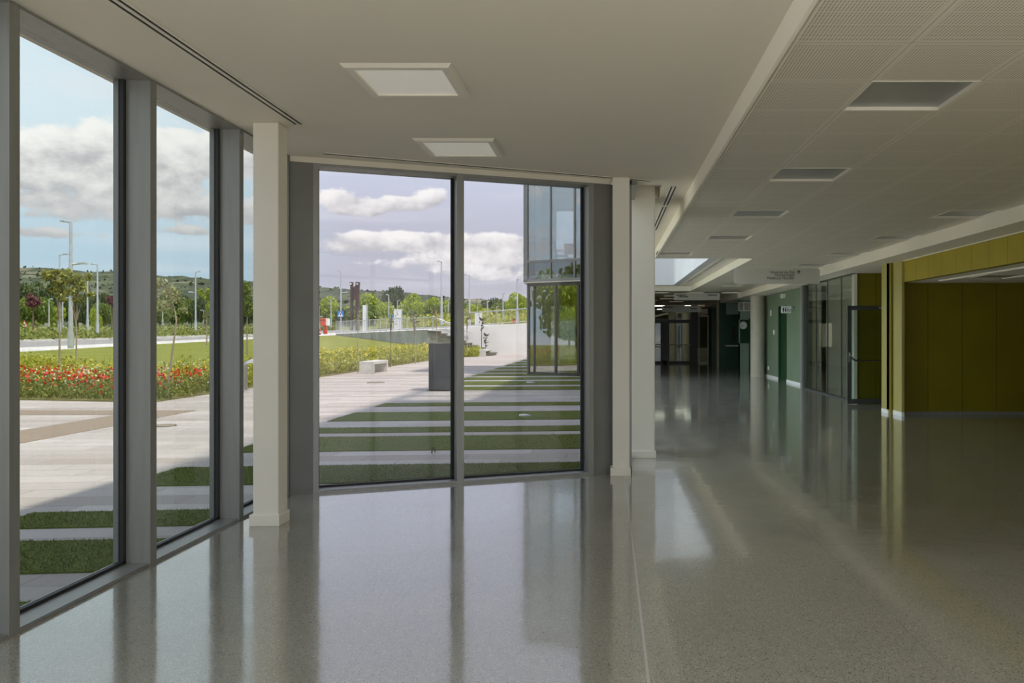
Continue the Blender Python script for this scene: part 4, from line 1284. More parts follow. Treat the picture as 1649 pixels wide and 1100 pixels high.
# signs and street furniture ---------------------------------------------
p = at(549, 102.9, 506)
t = thing('crossing_sign', 'square blue pedestrian crossing sign on the white lamp post', 'road sign', p)
b_ = MB(); b_.box(-.38, .38, -.16, -.13, -.38, .38); pn_ = b_.build('panel', BLUE, t, bevel=.03)
b_ = MB(); b_.slab_xz([(-.30, -.27), (.30, -.27), (0, .29)], -.166, -.161); b_.build('triangle', PAINTW, pn_)
b_ = MB(); b_.disc_y(.02, -.172, -.167, .12, .04, 10); b_.slab_xz([(-.03, .07), (.05, .07), (.12, -.17), (.07, -.17), (.01, -.06), (-.07, -.17), (-.12, -.17)], -.172, -.167); b_.build('walker', BLACK, pn_)
b_ = MB(); b_.box(-.03, .03, -.13, -.05, -.1, .1); b_.build('bracket', GALV, t)
p = at(629.5, 104, 510)
t = thing('crossing_sign', 'farther blue crossing sign left of the white totem', 'road sign', p)
b_ = MB(); b_.box(-.27, .27, -.16, -.13, -.25, .25); b_.build('panel', BLUE, t, bevel=.03)
b_ = MB(); b_.slab_xz([(-.20, -.18), (.20, -.18), (0, .19)], -.166, -.161); b_.build('triangle', PAINTW, t)
b_ = MB(); b_.tube([(.2, -.1, .1), (.2, -.1, -(p.z - at(629, 104, 529).z))], .03, 6); b_.build('post', GALV, t)
p = at(40, 76, 533)
t = thing('warning_sign', 'triangular red edged road sign at the foot of the dark trees', 'road sign', p)
h_ = at(40, 76, 526).z - p.z
b_ = MB(); b_.tube([(0, 0, 0), (0, 0, h_)], .03, 6); b_.build('post', GALV, t)
b_ = MB(); b_.slab_xz([(-.36, h_ - .05), (.36, h_ - .05), (0, h_ + .58)], -.06, -.03); b_.build('panel', RED, t)
b_ = MB(); b_.slab_xz([(-.24, h_ + .02), (.24, h_ + .02), (0, h_ + .43)], -.068, -.061); b_.build('panel_face', PAINTW, t)
for px_, lab in ((75, 'left one of two small grey sign boards beyond the road'), (130, 'right one of two small grey sign boards beyond the road'),):
    p = at(px_, 82, 533); h_ = at(px_, 82, 521).z - p.z
    t = thing('sign_board', lab, 'sign', p)
    b_ = MB(); b_.tube([(-.1, 0, 0), (-.1, 0, h_)], .03, 6); b_.build('post', GALV, t)
    b_ = MB(); b_.box(-.18, .18, -.05, -.03, h_ - .35, h_ + .05); b_.build('panel', KERB, t)

# red post box and smaller red bollard
p = at(524, 98, 538)
t = thing('post_box', 'orange-red box on a red pillar at the street edge', 'post box', p)
b_ = MB(); b_.box(-.2, .2, -.2, .2, 0, 1.0); b_.build('pillar', RED, t, bevel=.02)
b_ = MB(); b_.box(-.45, .2, -.45, .35, .98, 1.86); b_.build('box', RED, t, bevel=.04)
b_ = MB(); b_.box(.2, .42, -.42, .32, 1.0, 1.84); b_.build('side_panel', PAINTW, t)
b_ = MB(); b_.box(-.38, .12, -.47, -.45, 1.62, 1.68); b_.build('slot', BLACK, t)
p = at(514, 97, 539)
t = thing('bollard', 'small red and black bollard beside the post box', 'bollard', p)
b_ = MB(); b_.cyl(0, 0, .12, .66, .16, 14); b_.build('post', RED, t, smooth=True)
b_ = MB(); b_.cyl(0, 0, 0, .12, .2, 14); b_.build('base', BLACK, t)
b_ = MB(); b_.cyl(0, 0, .22, .34, .163, 14); b_.build('reflective_band', PAINTW, t)

# rusted steel sculpture
p = at(571.5, 110, 532)
t = thing('steel_sculpture', 'tall rusted steel sculpture of two facing notched columns', 'sculpture', p)
sc_ = 110 / FPX
def spx(x, y): return ((x - 571.5) * sc_, (532 - y) * sc_)
L_ = [(564.5, 532), (568, 532), (568.3, 484), (570.3, 480), (570.3, 465), (568.2, 460), (568.2, 454.5), (564, 454.5), (564, 458), (565.2, 461)]
b_ = MB(); b_.slab_xz([spx(*q_) for q_ in L_], -.3, .3); b_.build('left_blade', CORTEN, t)
R_ = [(574.2, 532), (578.6, 532), (579.2, 461), (579.6, 454.5), (574.3, 454.5), (574.3, 459.5), (571.2, 464), (571.2, 480), (574.2, 484)]
b_ = MB(); b_.slab_xz([spx(*q_) for q_ in R_], -.5, .1); b_.build('right_blade', CORTEN, t)
for x_ in (566.2, 577):
    b_ = MB(); cx, cz = spx(x_, 457.6); b_.disc_y(cx, -.52, -.30 if x_ < 570 else -.505, cz, .11, 14); b_.build('round_opening', PAINTW, t)
# white pillar and lettered totem
p = at(588, 92, 537)
t = thing('white_pillar', 'tall plain white pillar in front of the street railing', 'pillar', p)
b_ = MB(); b_.box(-.22, .12, -.2, .2, 0, (537 - 491.5) * 92 / FPX); b_.build('shaft', PAINTW, t)
b_ = MB(); b_.box(.12, .22, -.18, .2, 0, (537 - 492) * 92 / FPX); b_.build('side_face', GALV, t)
p = at(641.5, 88, 533)
t = thing('totem_sign', 'white totem sign with grey script and small coloured marks', 'sign', p)
u = 88 / FPX
b_ = MB(); b_.box(-6.5 * u, 4.8 * u, -.18, .18, 0, 34.8 * u); b_.build('panel', PAINTW, t)
b_ = MB(); b_.box(4.8 * u, 6.2 * u, -.12, .12, 0, 34.5 * u); b_.build('post', GALV, t)
b_ = MB()
for x0, x1, z in ((-4.5, 2.6, 32.5), (-5.5, 4, 20.3), (-5.5, .5, 19.2)): b_.box(x0 * u, x1 * u, -.186, -.181, z * u, (z + .5) * u)
b_.build('text_lines', KERB, t)
b_ = MB()
sp = [(-.4, 31), (-1.6, 29.5), (-1.9, 28.5), (-.6, 28), (0, 27), (-.5, 26), (-1.4, 25.6)]
b_.tube([(x_ * u, -.19, z * u) for x_, z in sp], .022, 5)
b_.tube([(-5 * u, -.19, 25.5 * u), (-4.2 * u, -.19, 25 * u), (-3.8 * u, -.19, 24.2 * u)], .018, 5)
b_.tube([(-5.2 * u, -.19, 21.5 * u), (-4 * u, -.19, 23.0 * u), (-2.6 * u, -.19, 24.5 * u)], .014, 5)
b_.build('script_mark', GREY_PRINT, t)
b_ = MB()
for x0, x1, z0, z1 in ((-5.3, -3.6, 14.3, 15.2), (-3.0, -1.2, 15.0, 16.3), (-5.6, -4.2, 10.2, 11.6), (-3.0, -1.2, 10.2, 11.4), (-4.0, -2.2, 11.6, 12.4)): b_.box(x0 * u, x1 * u, -.188, -.181, z0 * u, z1 * u)
b_.build('emblem', GREY_PRINT, t)
p = at(770.5, 72, 525)
t = thing('notice_board', 'white notice board behind the fence above the stairs', 'sign', p)
b_ = MB(); b_.box(-.30, .30, -.06, .06, 0, 1.13); b_.build('panel', PAINTW, t)
b_ = MB(); b_.box(-.2, .22, -.066, -.061, .93, .96); b_.build('text_line', KERB, t)
p = at(829, 74, 520.5)
t = thing('litter_bin', 'small orange-red bin at the foot of the tall pole', 'bin', p)
b_ = MB(); b_.box(-.16, .16, -.2, .2, 0, .33); b_.build('body', RED, t, bevel=.02)
b_ = MB(); b_.box(-.18, .18, -.22, .22, .33, .37); b_.build('lid', CORTEN, t)

# monolith, benches, bike racks, lids ---------------------------------------
t = thing('stone_monolith', 'dark grey upright slab standing on the plaza paving', 'monolith', (-4.65, 21.5, ZO))
m = MB(); m.box(0, .55, 0, .85, .03, 1.235); m.build('slab', MONO, t, bevel=.006)
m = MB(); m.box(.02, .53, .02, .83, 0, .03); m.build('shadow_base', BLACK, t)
def bench(label, x0, x1, y0, y1, h):
    t = thing('concrete_bench', label, 'bench', (x0, y0, ZO))
    w, l = x1 - x0, y1 - y0
    m = MB(); m.box(0, w, 0, l, h - .11, h); m.build('seat', BENCH, t, bevel=.01)
    for y_ in (0, l - .12):
        m = MB(); m.box(0, w, y_, y_ + .12, 0, h - .11); m.build('leg', BENCH, t, bevel=.008)
bench('pale concrete bench at the edge of the shrubs, nearest to the windows', -9.2, -8.66, 30.7, 32.7, .45)
bench('pale concrete bench at the foot of the stairs', at(768.5, 54, 573).x, at(782, 54, 573).x, 54.0, 56.2, .43)
def hoop(label, x, y):
    t = thing('bike_rack', label, 'bike rack', (x, y, ZO), group='bike hoops beside the poppies')
    b_ = MB(); b_.tube([(0, 0, 0), (0, 0, .62), (.03, .03, .72), (.10, .10, .75), (.40, .40, .75), (.47, .47, .72), (.5, .5, .62), (.5, .5, 0)], .025, 8); b_.build('hoop', STEEL, t, smooth=True)
    for o_ in (0, .5):
        b_ = MB(); b_.cyl(o_, o_, 0, .012, .06, 12); b_.build('foot_plate', STEEL, t)
hoop('silver bike hoop seen at the right edge of the second window', -9.98, 21.3)
for i in range(3):
    p = at(391.5 + 2.5 * i, 21.0 + 1.1 * i, 600)
    hoop(['nearest', 'middle', 'farthest'][i] + ' silver bike hoop seen beside the white square column', p.x, 21.0 + 1.1 * i)
t = thing('ground_light', 'flat white round lid set in the turf strip', 'lid', (-1.52, 14.9, ZO + .012))
m = MB(); m.cyl(0, 0, 0, .028, .085, 28); m.build('lid', PAINTW, t)
m = MB(); m.cyl(0.02, .01, 0, .012, .11, 28); m.build('rim', GALV, t)
t = thing('ground_light', 'small white lid in a far turf strip before the glass building', 'lid', (-2.35, 24.9, ZO + .012))
m = MB(); m.cyl(0, 0, 0, .03, .10, 24); m.build('lid', PAINTW, t); m = MB(); m.cyl(0.02, 0, 0, .012, .13, 24); m.build('rim', GALV, t)
for lab, px_, Z_, r_ in (('brown round manhole cover in the paving near the bench', 605, 25.2, .26), ('brown manhole cover in the sunny paving before the poppies', 265, 13.4, .17)):
    p = at(px_, Z_, 600)
    t = thing('manhole_cover', lab, 'manhole cover', (p.x, Z_, ZO))
    m = MB(); m.cyl(0, 0, 0, .008, r_, 28); m.build('cover', TACT, t)
    m = MB(); m.tube([(math.cos(a) * r_, math.sin(a) * r_, .004) for a in np.linspace(0, 2 * math.pi, 29)], .012, 6); m.build('rim', STEPS, t)

# metal bird sculpture behind the far bench
p = at(769, 54.8, 572)
u = 54.8 / FPX
t = thing('bird_sculpture', 'dark metal stems with leaves and two bird silhouettes by the stairs', 'sculpture', (p.x, 54.9 + 1.5, ZO))
def pt(x, y): return ((x - 769) * u, 0, (574 - y) * u)
b_ = MB(); b_.tube([pt(769.5, 573), pt(769.8, 530), pt(770.5, 516)], .022, 6); b_.tube([pt(776, 573), pt(776.3, 545)], .025, 6); b_.build('stem', BIRDM, t)
def bird(cx, cy, s_, flip):
    o_ = [(-4.2, -3.2), (-3.4, -4.0), (-2.2, -3.6), (-1.6, -2.4), (.5, -1.2), (2.8, -.4), (5.2, -2.6), (5.8, -2.2), (4.4, .2), (2.8, 2.2), (0, 3.0), (-2.4, 2.0), (-3.4, .2), (-3.6, -2.4)]
    b_ = MB(); b_.slab_xz([pt(cx + (-x_ if flip else x_) * s_, cy + y_ * s_)[::2] for x_, y_ in o_][::1 if flip else -1], -.02, .02)
    b_.build('bird', BIRDM, t)
bird(769.5, 514, .95, False); bird(777, 540, 1.0, False)
b_ = MB()
for cx, cy, s_ in ((771.5, 521, 1.6), (770, 524.5, 1.7), (770.5, 529, 1.8), (769, 532, 1.5), (766.5, 519, 1.1), (772.5, 527, 1.3), (775.5, 549, 2.0), (778, 545, 1.4), (776, 553, 2.0), (773.5, 545, 1.4), (777.5, 558, 1.6), (774.5, 551, 1.2), (780, 552, 1.1)):
    b_.slab_xz([pt(cx - 1.5 * s_, cy)[::2], pt(cx, cy + .8 * s_)[::2], pt(cx + 1.5 * s_, cy)[::2], pt(cx, cy - .9 * s_)[::2]], -.015, .015)
b_.build('metal_leaves', BIRDM, t)

# glass building at the end of the turf ---------------------------------------
GA, GB = Vector((-2.91, 30.0, 0)), Vector((.36, 28.13, 0))
gd = (GB - GA).normalized(); gn = Vector((-gd.y, gd.x, 0))      # gn points away from the viewer
GL = (GB - GA).length
def ga(px):
    """distance along the facade of photo column px"""
    k_ = (px - VPX) / FPX
    return (k_ * GA.y - GA.x) / (gd.x - k_ * gd.y)
def gbox(mb, s0, s1, o0, o1, z0, z1):
    a = GA + gd * s0 + gn * o0
    mb.obox((a.x, a.y, z0), gd * (s1 - s0), gn * (o1 - o0), (0, 0, z1 - z0))
bld = tag(bpy.data.objects.new('glass_building', None), 'two storey glass building with an overhanging upper floor at the end of the turf', 'building')
COL.objects.link(bld)
m = MB()
s1_, s2_, s3_ = ga(860), ga(894.5), ga(931)
gbox(m, 0, .06, -.02, .1, ZO, 3.25); gbox(m, s1_ - .02, s1_ + .02, -.02, .1, ZO, 3.25)
gbox(m, s2_ - .03, s2_ + .03, -.02, .1, ZO, 3.25); gbox(m, s3_ - .04, s3_ + .04, -.02, .1, ZO, 3.25)
gbox(m, 0, GL, -.02, .1, ZO, .06); gbox(m, 0, GL, -.02, .1, 3.13, 3.25)
m.build('ground_frame', DARKFR, bld)
m = MB(); gbox(m, .06, s1_ - .02, .015, .03, .06, 3.13); m.build('corner_panel', GLASS_B, bld)
for a_, b2 in ((s1_ + .02, s2_ - .03), (s2_ + .03, s3_ - .04), (s3_ + .04, GL)):
    m = MB(); gbox(m, a_, b2, .03, .045, .06, 3.13); m.build('pane', GLASS_B, bld)
# far facade with clear openings, see-through
m = MB()
fy = 36.0
def fx_(px): return (px - VPX) / FPX * fy
for xa_, xb_ in ((-2.93, fx_(887)), (fx_(893.0), fx_(901)), (fx_(926.5), .2)): m.box(xa_, xb_, fy, fy + .1, 0, 3.3)
m.box(-2.93, .2, fy, fy + .1, 2.62, 3.3); m.box(-2.93, .2, fy, fy + .1, 0, .05)
m.build('back_wall', pm('pavilion_wall', (0.34, 0.38, 0.33), (0.28, 0.32, 0.27), scale=1.2, rough=.6), bld)
m = MB(); m.box(fx_(887), fx_(893), fy + .03, fy + .045, .05, 2.62); m.box(fx_(901), fx_(926.5), fy + .03, fy + .045, .05, 2.62); m.build('back_pane', GLASS_INT, bld)
m = MB(); m.box(-2.95, -2.87, 30.05, fy, ZO, 3.3); m.build('side_wall', METAL, bld)
m = MB(); m.add([(-2.9, 30.1, 0.0), (.2, 28.4, 0.0), (.2, fy, 0.0), (-2.9, fy, 0.0)], [(0, 1, 2, 3)]); m.build('ground_floor', CONC, bld)
# upper floor
OV = -.12
def u_(px): return ga(px)
m = MB(); s0 = u_(846.0)
gbox(m, s0, u_(852.5), OV, OV + .5, 3.28, 9.4)
m.build('upper_corner', METAL, bld)
m = MB()
for a_, w_ in ((889, .022), (927.5, .026)): s_ = u_(a_); gbox(m, s_ - w_, s_ + w_, OV, OV + .1, 3.36, 9.3)
gbox(m, s0, GL, OV, OV + .1, 3.28, 3.37); gbox(m, u_(852.5), GL, OV, OV + .1, 3.97, 4.05); gbox(m, s0, GL, OV, OV + .2, 9.2, 9.5)
m.build('upper_frame', METAL, bld)
cuts = [u_(852.5), u_(889), u_(927.5), GL]
for a_, b2 in zip(cuts[:-1], cuts[1:]):
    m = MB(); gbox(m, a_ + .02, b2 - .02, OV + .04, OV + .055, 3.37, 3.97); m.build('spandrel_pane', glass('spandrel_glass', (.45, .5, .5), .25, 4) if 'spandrel_glass' not in MATS else MATS['spandrel_glass'], bld)
    m = MB(); gbox(m, a_ + .02, b2 - .02, OV + .04, OV + .055, 4.05, 9.2); m.build('upper_pane', GLASS_U, bld)
m = MB()
a0_, b0_ = GA + gd * s0 + gn * OV, GA + gd * GL + gn * OV
m.prism([(a0_.x, a0_.y), (b0_.x, b0_.y), (.3, fy + .1), (-3.0, fy + .1)], 3.25, 3.30)
m.build('soffit', WHITE, bld)
m = MB(); m.prism([(-2.95, 30.2), (.3, 28.6), (.3, fy), (-2.95, fy)], 4.0, 4.06); m.build('upper_slab', WHITE, bld)
m = MB(); m.prism([(-2.98, 30.0), (.3, 28.2), (.3, fy), (-2.98, fy)], 7.55, 7.75); m.build('upper_ceiling', WHITE, bld)
m = MB()
zb0, zb1 = CAM_H + (537 - 421) * fy / FPX, CAM_H + (537 - 340) * fy / FPX
for xa_, xb_ in ((-2.98, fx_(896)), (fx_(926), .3)): m.box(xa_, xb_, fy, fy + .1, 4.0, 7.6)
m.box(-2.98, .3, fy, fy + .1, zb1, 7.6)
m.box(-2.98, -2.9, 30.2, fy, 4.0, 7.6)
m.build('upper_back_wall', WHITE, bld)
m = MB(); m.box(fx_(896), fx_(926), fy + .03, fy + .045, zb0 - .2, zb1); m.build('upper_back_pane', GLASS_CLEAR, bld)
m = MB(); m.prism([(-3.0, 30.0), (.3, 28.1), (.3, fy + .1), (-3.0, fy + .1)], 9.4, 9.55); m.build('roof', METAL, bld)

# chairs upstairs
CHG = pm('chair_shell_grey', (0.16, 0.17, 0.18), rough=.6)
def chair(label, x, y, rz):
    t = thing('office_chair', label, 'chair', (x, y, 4.06), rz, group='grey chairs upstairs in the glass building')
    m = MB(); m.box(-.24, .24, -.22, .24, .43, .49); m.build('seat', CHG, t, bevel=.015)
    m = MB(); m.obox((-.25, .22, .62), (.5, 0, 0), (0, .10, .42), (0, .04, -.01)); m.build('backrest', CHG, t, bevel=.015)
    for sx in (-1, 1):
        m = MB(); m.tube([(sx * .25, -.2, .0), (sx * .25, -.18, .68), (sx * .25, .22, .68), (sx * .22, .27, .66)], .018, 6); m.build('arm_frame', BLACK, t)
        m = MB(); m.tube([(sx * .22, .22, .0), (sx * .22, .24, .7)], .018, 6); m.build('leg', BLACK, t)
chair('chair facing the window upstairs in the glass building, with its back showing', fx_(921) * 34 / 36, 34.2, math.radians(165))
chair('chair seen from the side upstairs in the glass building', fx_(906) * 33.5 / 36, 33.2, math.radians(100))

# =================================================================== PLANTING
def trunk_mb(pts, r0, r1): 
    b_ = MB(); b_.tube(pts, r0, 7, r1); return b_
# background trees: three crown meshes reused
def make_crown_data(name, seed, mat, n=3200, size=.30):
    rng = np.random.default_rng(seed)
    lobes = []
    for k_ in range(11):
        a = rng.random() * 2 * np.pi; r_ = .55 * rng.random() ** .5
        z = .30 + .55 * rng.random()
        rr = .24 + .14 * rng.random()
        lobes.append((math.cos(a) * r_, math.sin(a) * r_, z, rr * 1.15, rr * 1.15, rr * .85))
    lobes.append((0, 0, .5, .5, .5, .35))
    pts_ = blob_points(n, lobes, rng, .6)
    v_, f_ = leaf_quads(pts_, .05, .75, rng=rng)
    o = np_mesh(name, v_, f_, mat)
    me = o.data
    bpy.data.objects.remove(o)
    return me
CR = {
    'dark': [make_crown_data('crown', 1, LEAFD), make_crown_data('crown', 2, LEAFD)],
    'mid': [make_crown_data('crown', 3, LEAF), make_crown_data('crown', 4, LEAF)],
    'bright': [make_crown_data('crown', 5, LEAFB), make_crown_data('crown', 6, LEAFB)],
    'purple': [make_crown_data('crown', 7, LEAFP, 1200)],
}
tm = MB(); tm.tube([(0, 0, 0), (.01, 0, .25), (0, .01, .6)], .035, 7, .012)
_t = tm.build('trunk', BARK); TRUNK = _t.data; bpy.data.objects.remove(_t)
def tree(label, kind_, px, Z, ybase, ytop, wpx, var=0, group='background trees beyond the road'):
    p = at(px, Z, ybase); h = (ybase - ytop) * Z / FPX; w = wpx * Z / FPX
    t = thing('tree', label, 'tree', p, random.random() * 6.28, group)
    c_ = bpy.data.objects.new('crown', CR[kind_][var % len(CR[kind_])]); COL.objects.link(c_); c_.parent = t
    c_.scale = (w / 1.7, w / 1.7, h / 1.08)
    q_ = bpy.data.objects.new('trunk', TRUNK); COL.objects.link(q_); q_.parent = t
    q_.scale = (w / 2.2, w / 2.2, h)
    return t
BT = [  # kind, px, depth, base row, top row, width px
    ('dark', 34, 125, 530, 447, 60), ('dark', 78, 135, 530, 448, 62), ('dark', 112, 130, 530, 458, 56), ('dark', 150, 130, 530, 470, 60), ('mid', 60, 108, 532, 474, 62),
    ('bright', 30, 100, 533, 478, 46), ('bright', 85, 98, 533, 485, 40), ('dark', 128, 108, 532, 478, 46), ('mid', 168, 112, 531, 484, 44), ('dark', 195, 120, 530, 488, 46), ('bright', 152, 92, 534, 496, 22),
    ('dark', 225, 128, 530, 480, 60), ('mid', 258, 125, 529, 478, 52), ('dark', 282, 130, 529, 472, 56), ('mid', 308, 128, 529, 478, 50), ('dark', 332, 132, 529, 474, 50), ('mid', 352, 125, 529, 478, 46), ('dark', 390, 130, 529, 470, 62), ('mid', 440, 135, 529, 478, 66), ('dark', 482, 138, 529, 482, 56),
    ('bright', 512, 150, 527, 488, 40), ('mid', 528, 145, 527, 492, 34), ('bright', 546, 150, 527, 494, 34), ('dark', 560, 155, 527, 500, 36), ('mid', 580, 150, 527, 503, 36), ('bright', 606, 140, 527, 483, 44),
    ('mid', 594, 145, 527, 497, 32), ('dark', 636, 165, 526, 474, 34), ('bright', 628, 135, 527, 497, 30), ('bright', 664, 128, 526, 482, 40), ('bright', 683, 130, 526, 489, 36), ('mid', 655, 122, 526, 505, 34), ('mid', 702, 132, 525, 495, 34), ('bright', 727, 132, 525, 491, 34), ('dark', 742, 150, 524, 492, 36),
    ('mid', 758, 132, 524, 496, 34), ('bright', 774, 130, 523, 497, 32), ('dark', 792, 135, 523, 489, 36), ('mid', 812, 132, 522, 492, 34), ('bright', 828, 130, 522, 489, 30), ('bright', 846, 126, 522, 482, 36), ('mid', 875, 126, 521, 488, 44), ('dark', 905, 128, 521, 486, 44), ('bright', 930, 126, 521, 490, 40), ('mid', 975, 126, 520, 484, 60),
]
wd = {'dark': 'dark green', 'mid': 'mid green', 'bright': 'bright green'}
def where(px):
    if px < 200: return 'behind the roadside lamps in the first window'
    if px < 400: return 'beyond the lawn in the second window'
    if px < 505: return 'beyond the road behind the white column'
    if px < 600: return 'beyond the street behind the rusted sculpture'
    if px < 700: return 'beyond the street behind the white totem'
    if px < 760: return 'beyond the street above the stairs'
    return 'beyond the fence of the white wall'
from collections import Counter, defaultdict
cnt = Counter((b_[0], where(b_[1])) for b_ in BT); seen = defaultdict(int)
ordw = ['first', 'second', 'third', 'fourth', 'fifth', 'sixth', 'seventh', 'eighth']
for i, (kd, px, Z, yb, yt, w_) in enumerate(BT):
    Z *= 1 + .075 * ((i * 3) % 4)
    if px > 500: w_ *= 1.35; yt -= .28 * (yb - yt)
    kk = (kd, where(px)); o_ = ordw[seen[kk]]; seen[kk] += 1
    lab = f'{o_} {wd[kd]} tree from the left {where(px)}' if cnt[kk] > 1 else f'only {wd[kd]} tree {where(px)}'
    tree(lab, kd, px, Z, yb, yt, w_, i)
# trees on the left of the plaza (mirrored in the glass building and floor)
for i, (x, y, h, w_, kd) in enumerate(((-34, 12, 6.5, 6, 'bright'), (-44, 6, 8, 8, 'mid'), (-40, 18, 7, 7, 'bright'), (-52, 14, 8, 8, 'mid'), (-46, 24, 7, 8, 'bright'), (-30, 3, 6, 6, 'bright'), (-55, -3, 9, 9, 'dark'))):
    t = thing('tree', ['nearest', 'second', 'third', 'fourth', 'fifth', 'sixth', 'seventh'][i] + ' tree at the far left of the plaza, mirrored in the glass building', 'tree', (x, y, 0), i, 'trees left of the plaza')
    c_ = bpy.data.objects.new('crown', CR[kd][i % 2]); COL.objects.link(c_); c_.parent = t; c_.scale = (w_ / 1.7, w_ / 1.7, h / 1.08)
    q_ = bpy.data.objects.new('trunk', TRUNK); COL.objects.link(q_); q_.parent = t; q_.scale = (w_ / 2.2, w_ / 2.2, h)
m = MB(); m.add([(-70, -10, ZO + .02), (-26, -10, ZO + .02), (-26, 16, ZO + .02), (-70, 24, ZO + .02)], [(0, 1, 2, 3)]); struct(m.build('lawn_side', LAWN))

# saplings in the flower bed
def sapling(label, base, pts, lobes, n, lsize, lmat, bark=BARK, r0=.035, branch=6, stake=None):
    t = thing('sapling', label, 'tree', base)
    b_ = trunk_mb(pts, r0, r0 * .5); b_.build('trunk', bark, t, smooth=True)
    top = Vector(pts[-1])
    b_ = MB()
    lb = np.array(lobes)
    for k_ in range(branch):
        q_ = lb[k_ % len(lb)]
        e = Vector((q_[0] + random.uniform(-.6, .6) * q_[3], q_[1] + random.uniform(-.6, .6) * q_[4], q_[2] + random.uniform(0, .8) * q_[5]))
        s_ = top.lerp(Vector(pts[-2]), random.uniform(0, .5))
        b_.tube([s_, s_.lerp(e, .5) + Vector((0, 0, .05)), e], r0 * .4, 5, .006)
    b_.build('branches', bark, t)
    if n:
        v_, f_ = leaf_quads(blob_points(n, lobes, shell=.25), lsize, .45, droop=.6)
        np_mesh('leaves', v_, f_, lmat, t)
    return t
def sap_px(label, px, Z, ybase, ytrunk, lob_px, n, ls, lmat, bark=BARK, lean=None, r0=.035, branch=6):
    base = at(px, Z, ybase); base.z = ZO + .03 if ybase > 575 else base.z
    u_ = Z / FPX
    pts = lean or [(px, ybase), (px, (ybase + ytrunk) / 2), (px, ytrunk)]
    P_ = []
    for i, (x, y) in enumerate(pts):
        p = at(x, Z, y) - at(px, Z, ybase); p.y = 0
        P_.append(p)
    P_[0] = Vector((0, 0, 0))
    lobes = []
    for (x, y, rx, rz) in lob_px:
        p = at(x, Z, y) - base
        lobes.append((p.x, random.uniform(-.15, .15), p.z, rx * u_, rx * u_ * .9, rz * u_))
    return sapling(label, base, P_, lobes, n, ls, lmat, bark, r0, branch)
sap_px('leafy sapling with an open crown standing among the poppies', 96, 24, 608, 488, [(80, 446, 10, 9), (90, 458, 9, 9), (84, 466, 7, 6), (97, 478, 9, 9), (104, 450, 9, 11), (90, 438, 9, 5), (96, 468, 8, 8), (76, 440, 5, 5)], 620, .07, LEAFO, BARKP, r0=.034)
sap_px('leafy sapling whose crown hides the tall lamp post', 123, 29, 578, 485, [(114, 452, 9, 10), (127, 450, 9, 9), (136, 462, 8, 9), (120, 470, 9, 8), (140, 446, 7, 6), (112, 438, 8, 5), (143, 474, 7, 4), (128, 482, 9, 6), (124, 459, 7, 7)], 760, .078, LEAFO, BARKP, r0=.034)
sap_px('purple-leaved round tree at the left, before the bright green trees', 53, 72, 536, 494, [(50, 480, 7, 8), (56, 486, 8, 8), (53, 490, 9, 5)], 420, .16, LEAFP, BARK, r0=.09)
sap_px('purple-leaved tree at the right side of the first window', 180, 80, 531, 492, [(177, 484, 7, 7), (183, 488, 6, 7), (179, 480, 6, 4)], 380, .16, LEAFP, BARK, r0=.08)
sap_px('crooked pale-leaved sapling in the second window', 270, 19.5, 640, 480, [(262, 455, 11, 8), (274, 468, 14, 12), (256, 462, 8, 12), (284, 478, 12, 12), (268, 490, 16, 12), (290, 498, 8, 8)], 330, .055, LEAFY, BARKP, lean=[(270, 640), (271, 620), (275, 590), (281, 545), (284, 520), (282, 505), (276, 490), (273, 478)], r0=.026, branch=9)
sap_px('sapling with red-tipped leaves at the right edge of the second window', 333, 40, 556, 505, [(333, 478, 9, 9), (340, 470, 8, 10), (326, 470, 6, 6), (338, 492, 8, 8)], 240, .11, LEAFB, BARKP)
sap_px('slim sapling half hidden by the white square column', 398, 30, 575, 505, [(397, 470, 8, 18), (400, 495, 8, 16)], 220, .09, LEAF, BARKP)
sap_px('bare thin sapling at the left of the concrete bench', 576, 31, 600, 512, [(577, 505, 5, 14), (573, 515, 4, 5)], 26, .05, LEAF, BARKP, r0=.02, branch=8)
sap_px('bare thin sapling behind the concrete bench', 629, 36, 582, 528, [(630, 515, 5, 12)], 20, .06, LEAF, BARK, r0=.02, branch=8)
sap_px('bare thin sapling left of the dark monolith', 669, 40, 578, 528, [(669, 512, 9, 16), (664, 508, 5, 10)], 60, .06, LEAFD, BARKP, r0=.024, branch=10)
sap_px('bare sapling in front of the stairs above the monolith', 703, 46, 572, 520, [(700, 505, 10, 16), (696, 500, 6, 12)], 30, .06, LEAFY, BARKP, r0=.024, branch=12)
sap_px('slim sapling with pale leaves beside the front window mullion', 752, 50, 567, 530, [(752, 512, 6, 10), (750, 500, 5, 6), (755, 508, 5, 7)], 110, .09, LEAFY, BARKP, r0=.024)
sap_px('small weed sprouting at the edge of a turf strip', 697, 10.35, 748, 742, [(695, 738, 3, 5), (699, 741, 3, 5)], 14, .018, LEAFD, BARK, r0=.004, branch=5)

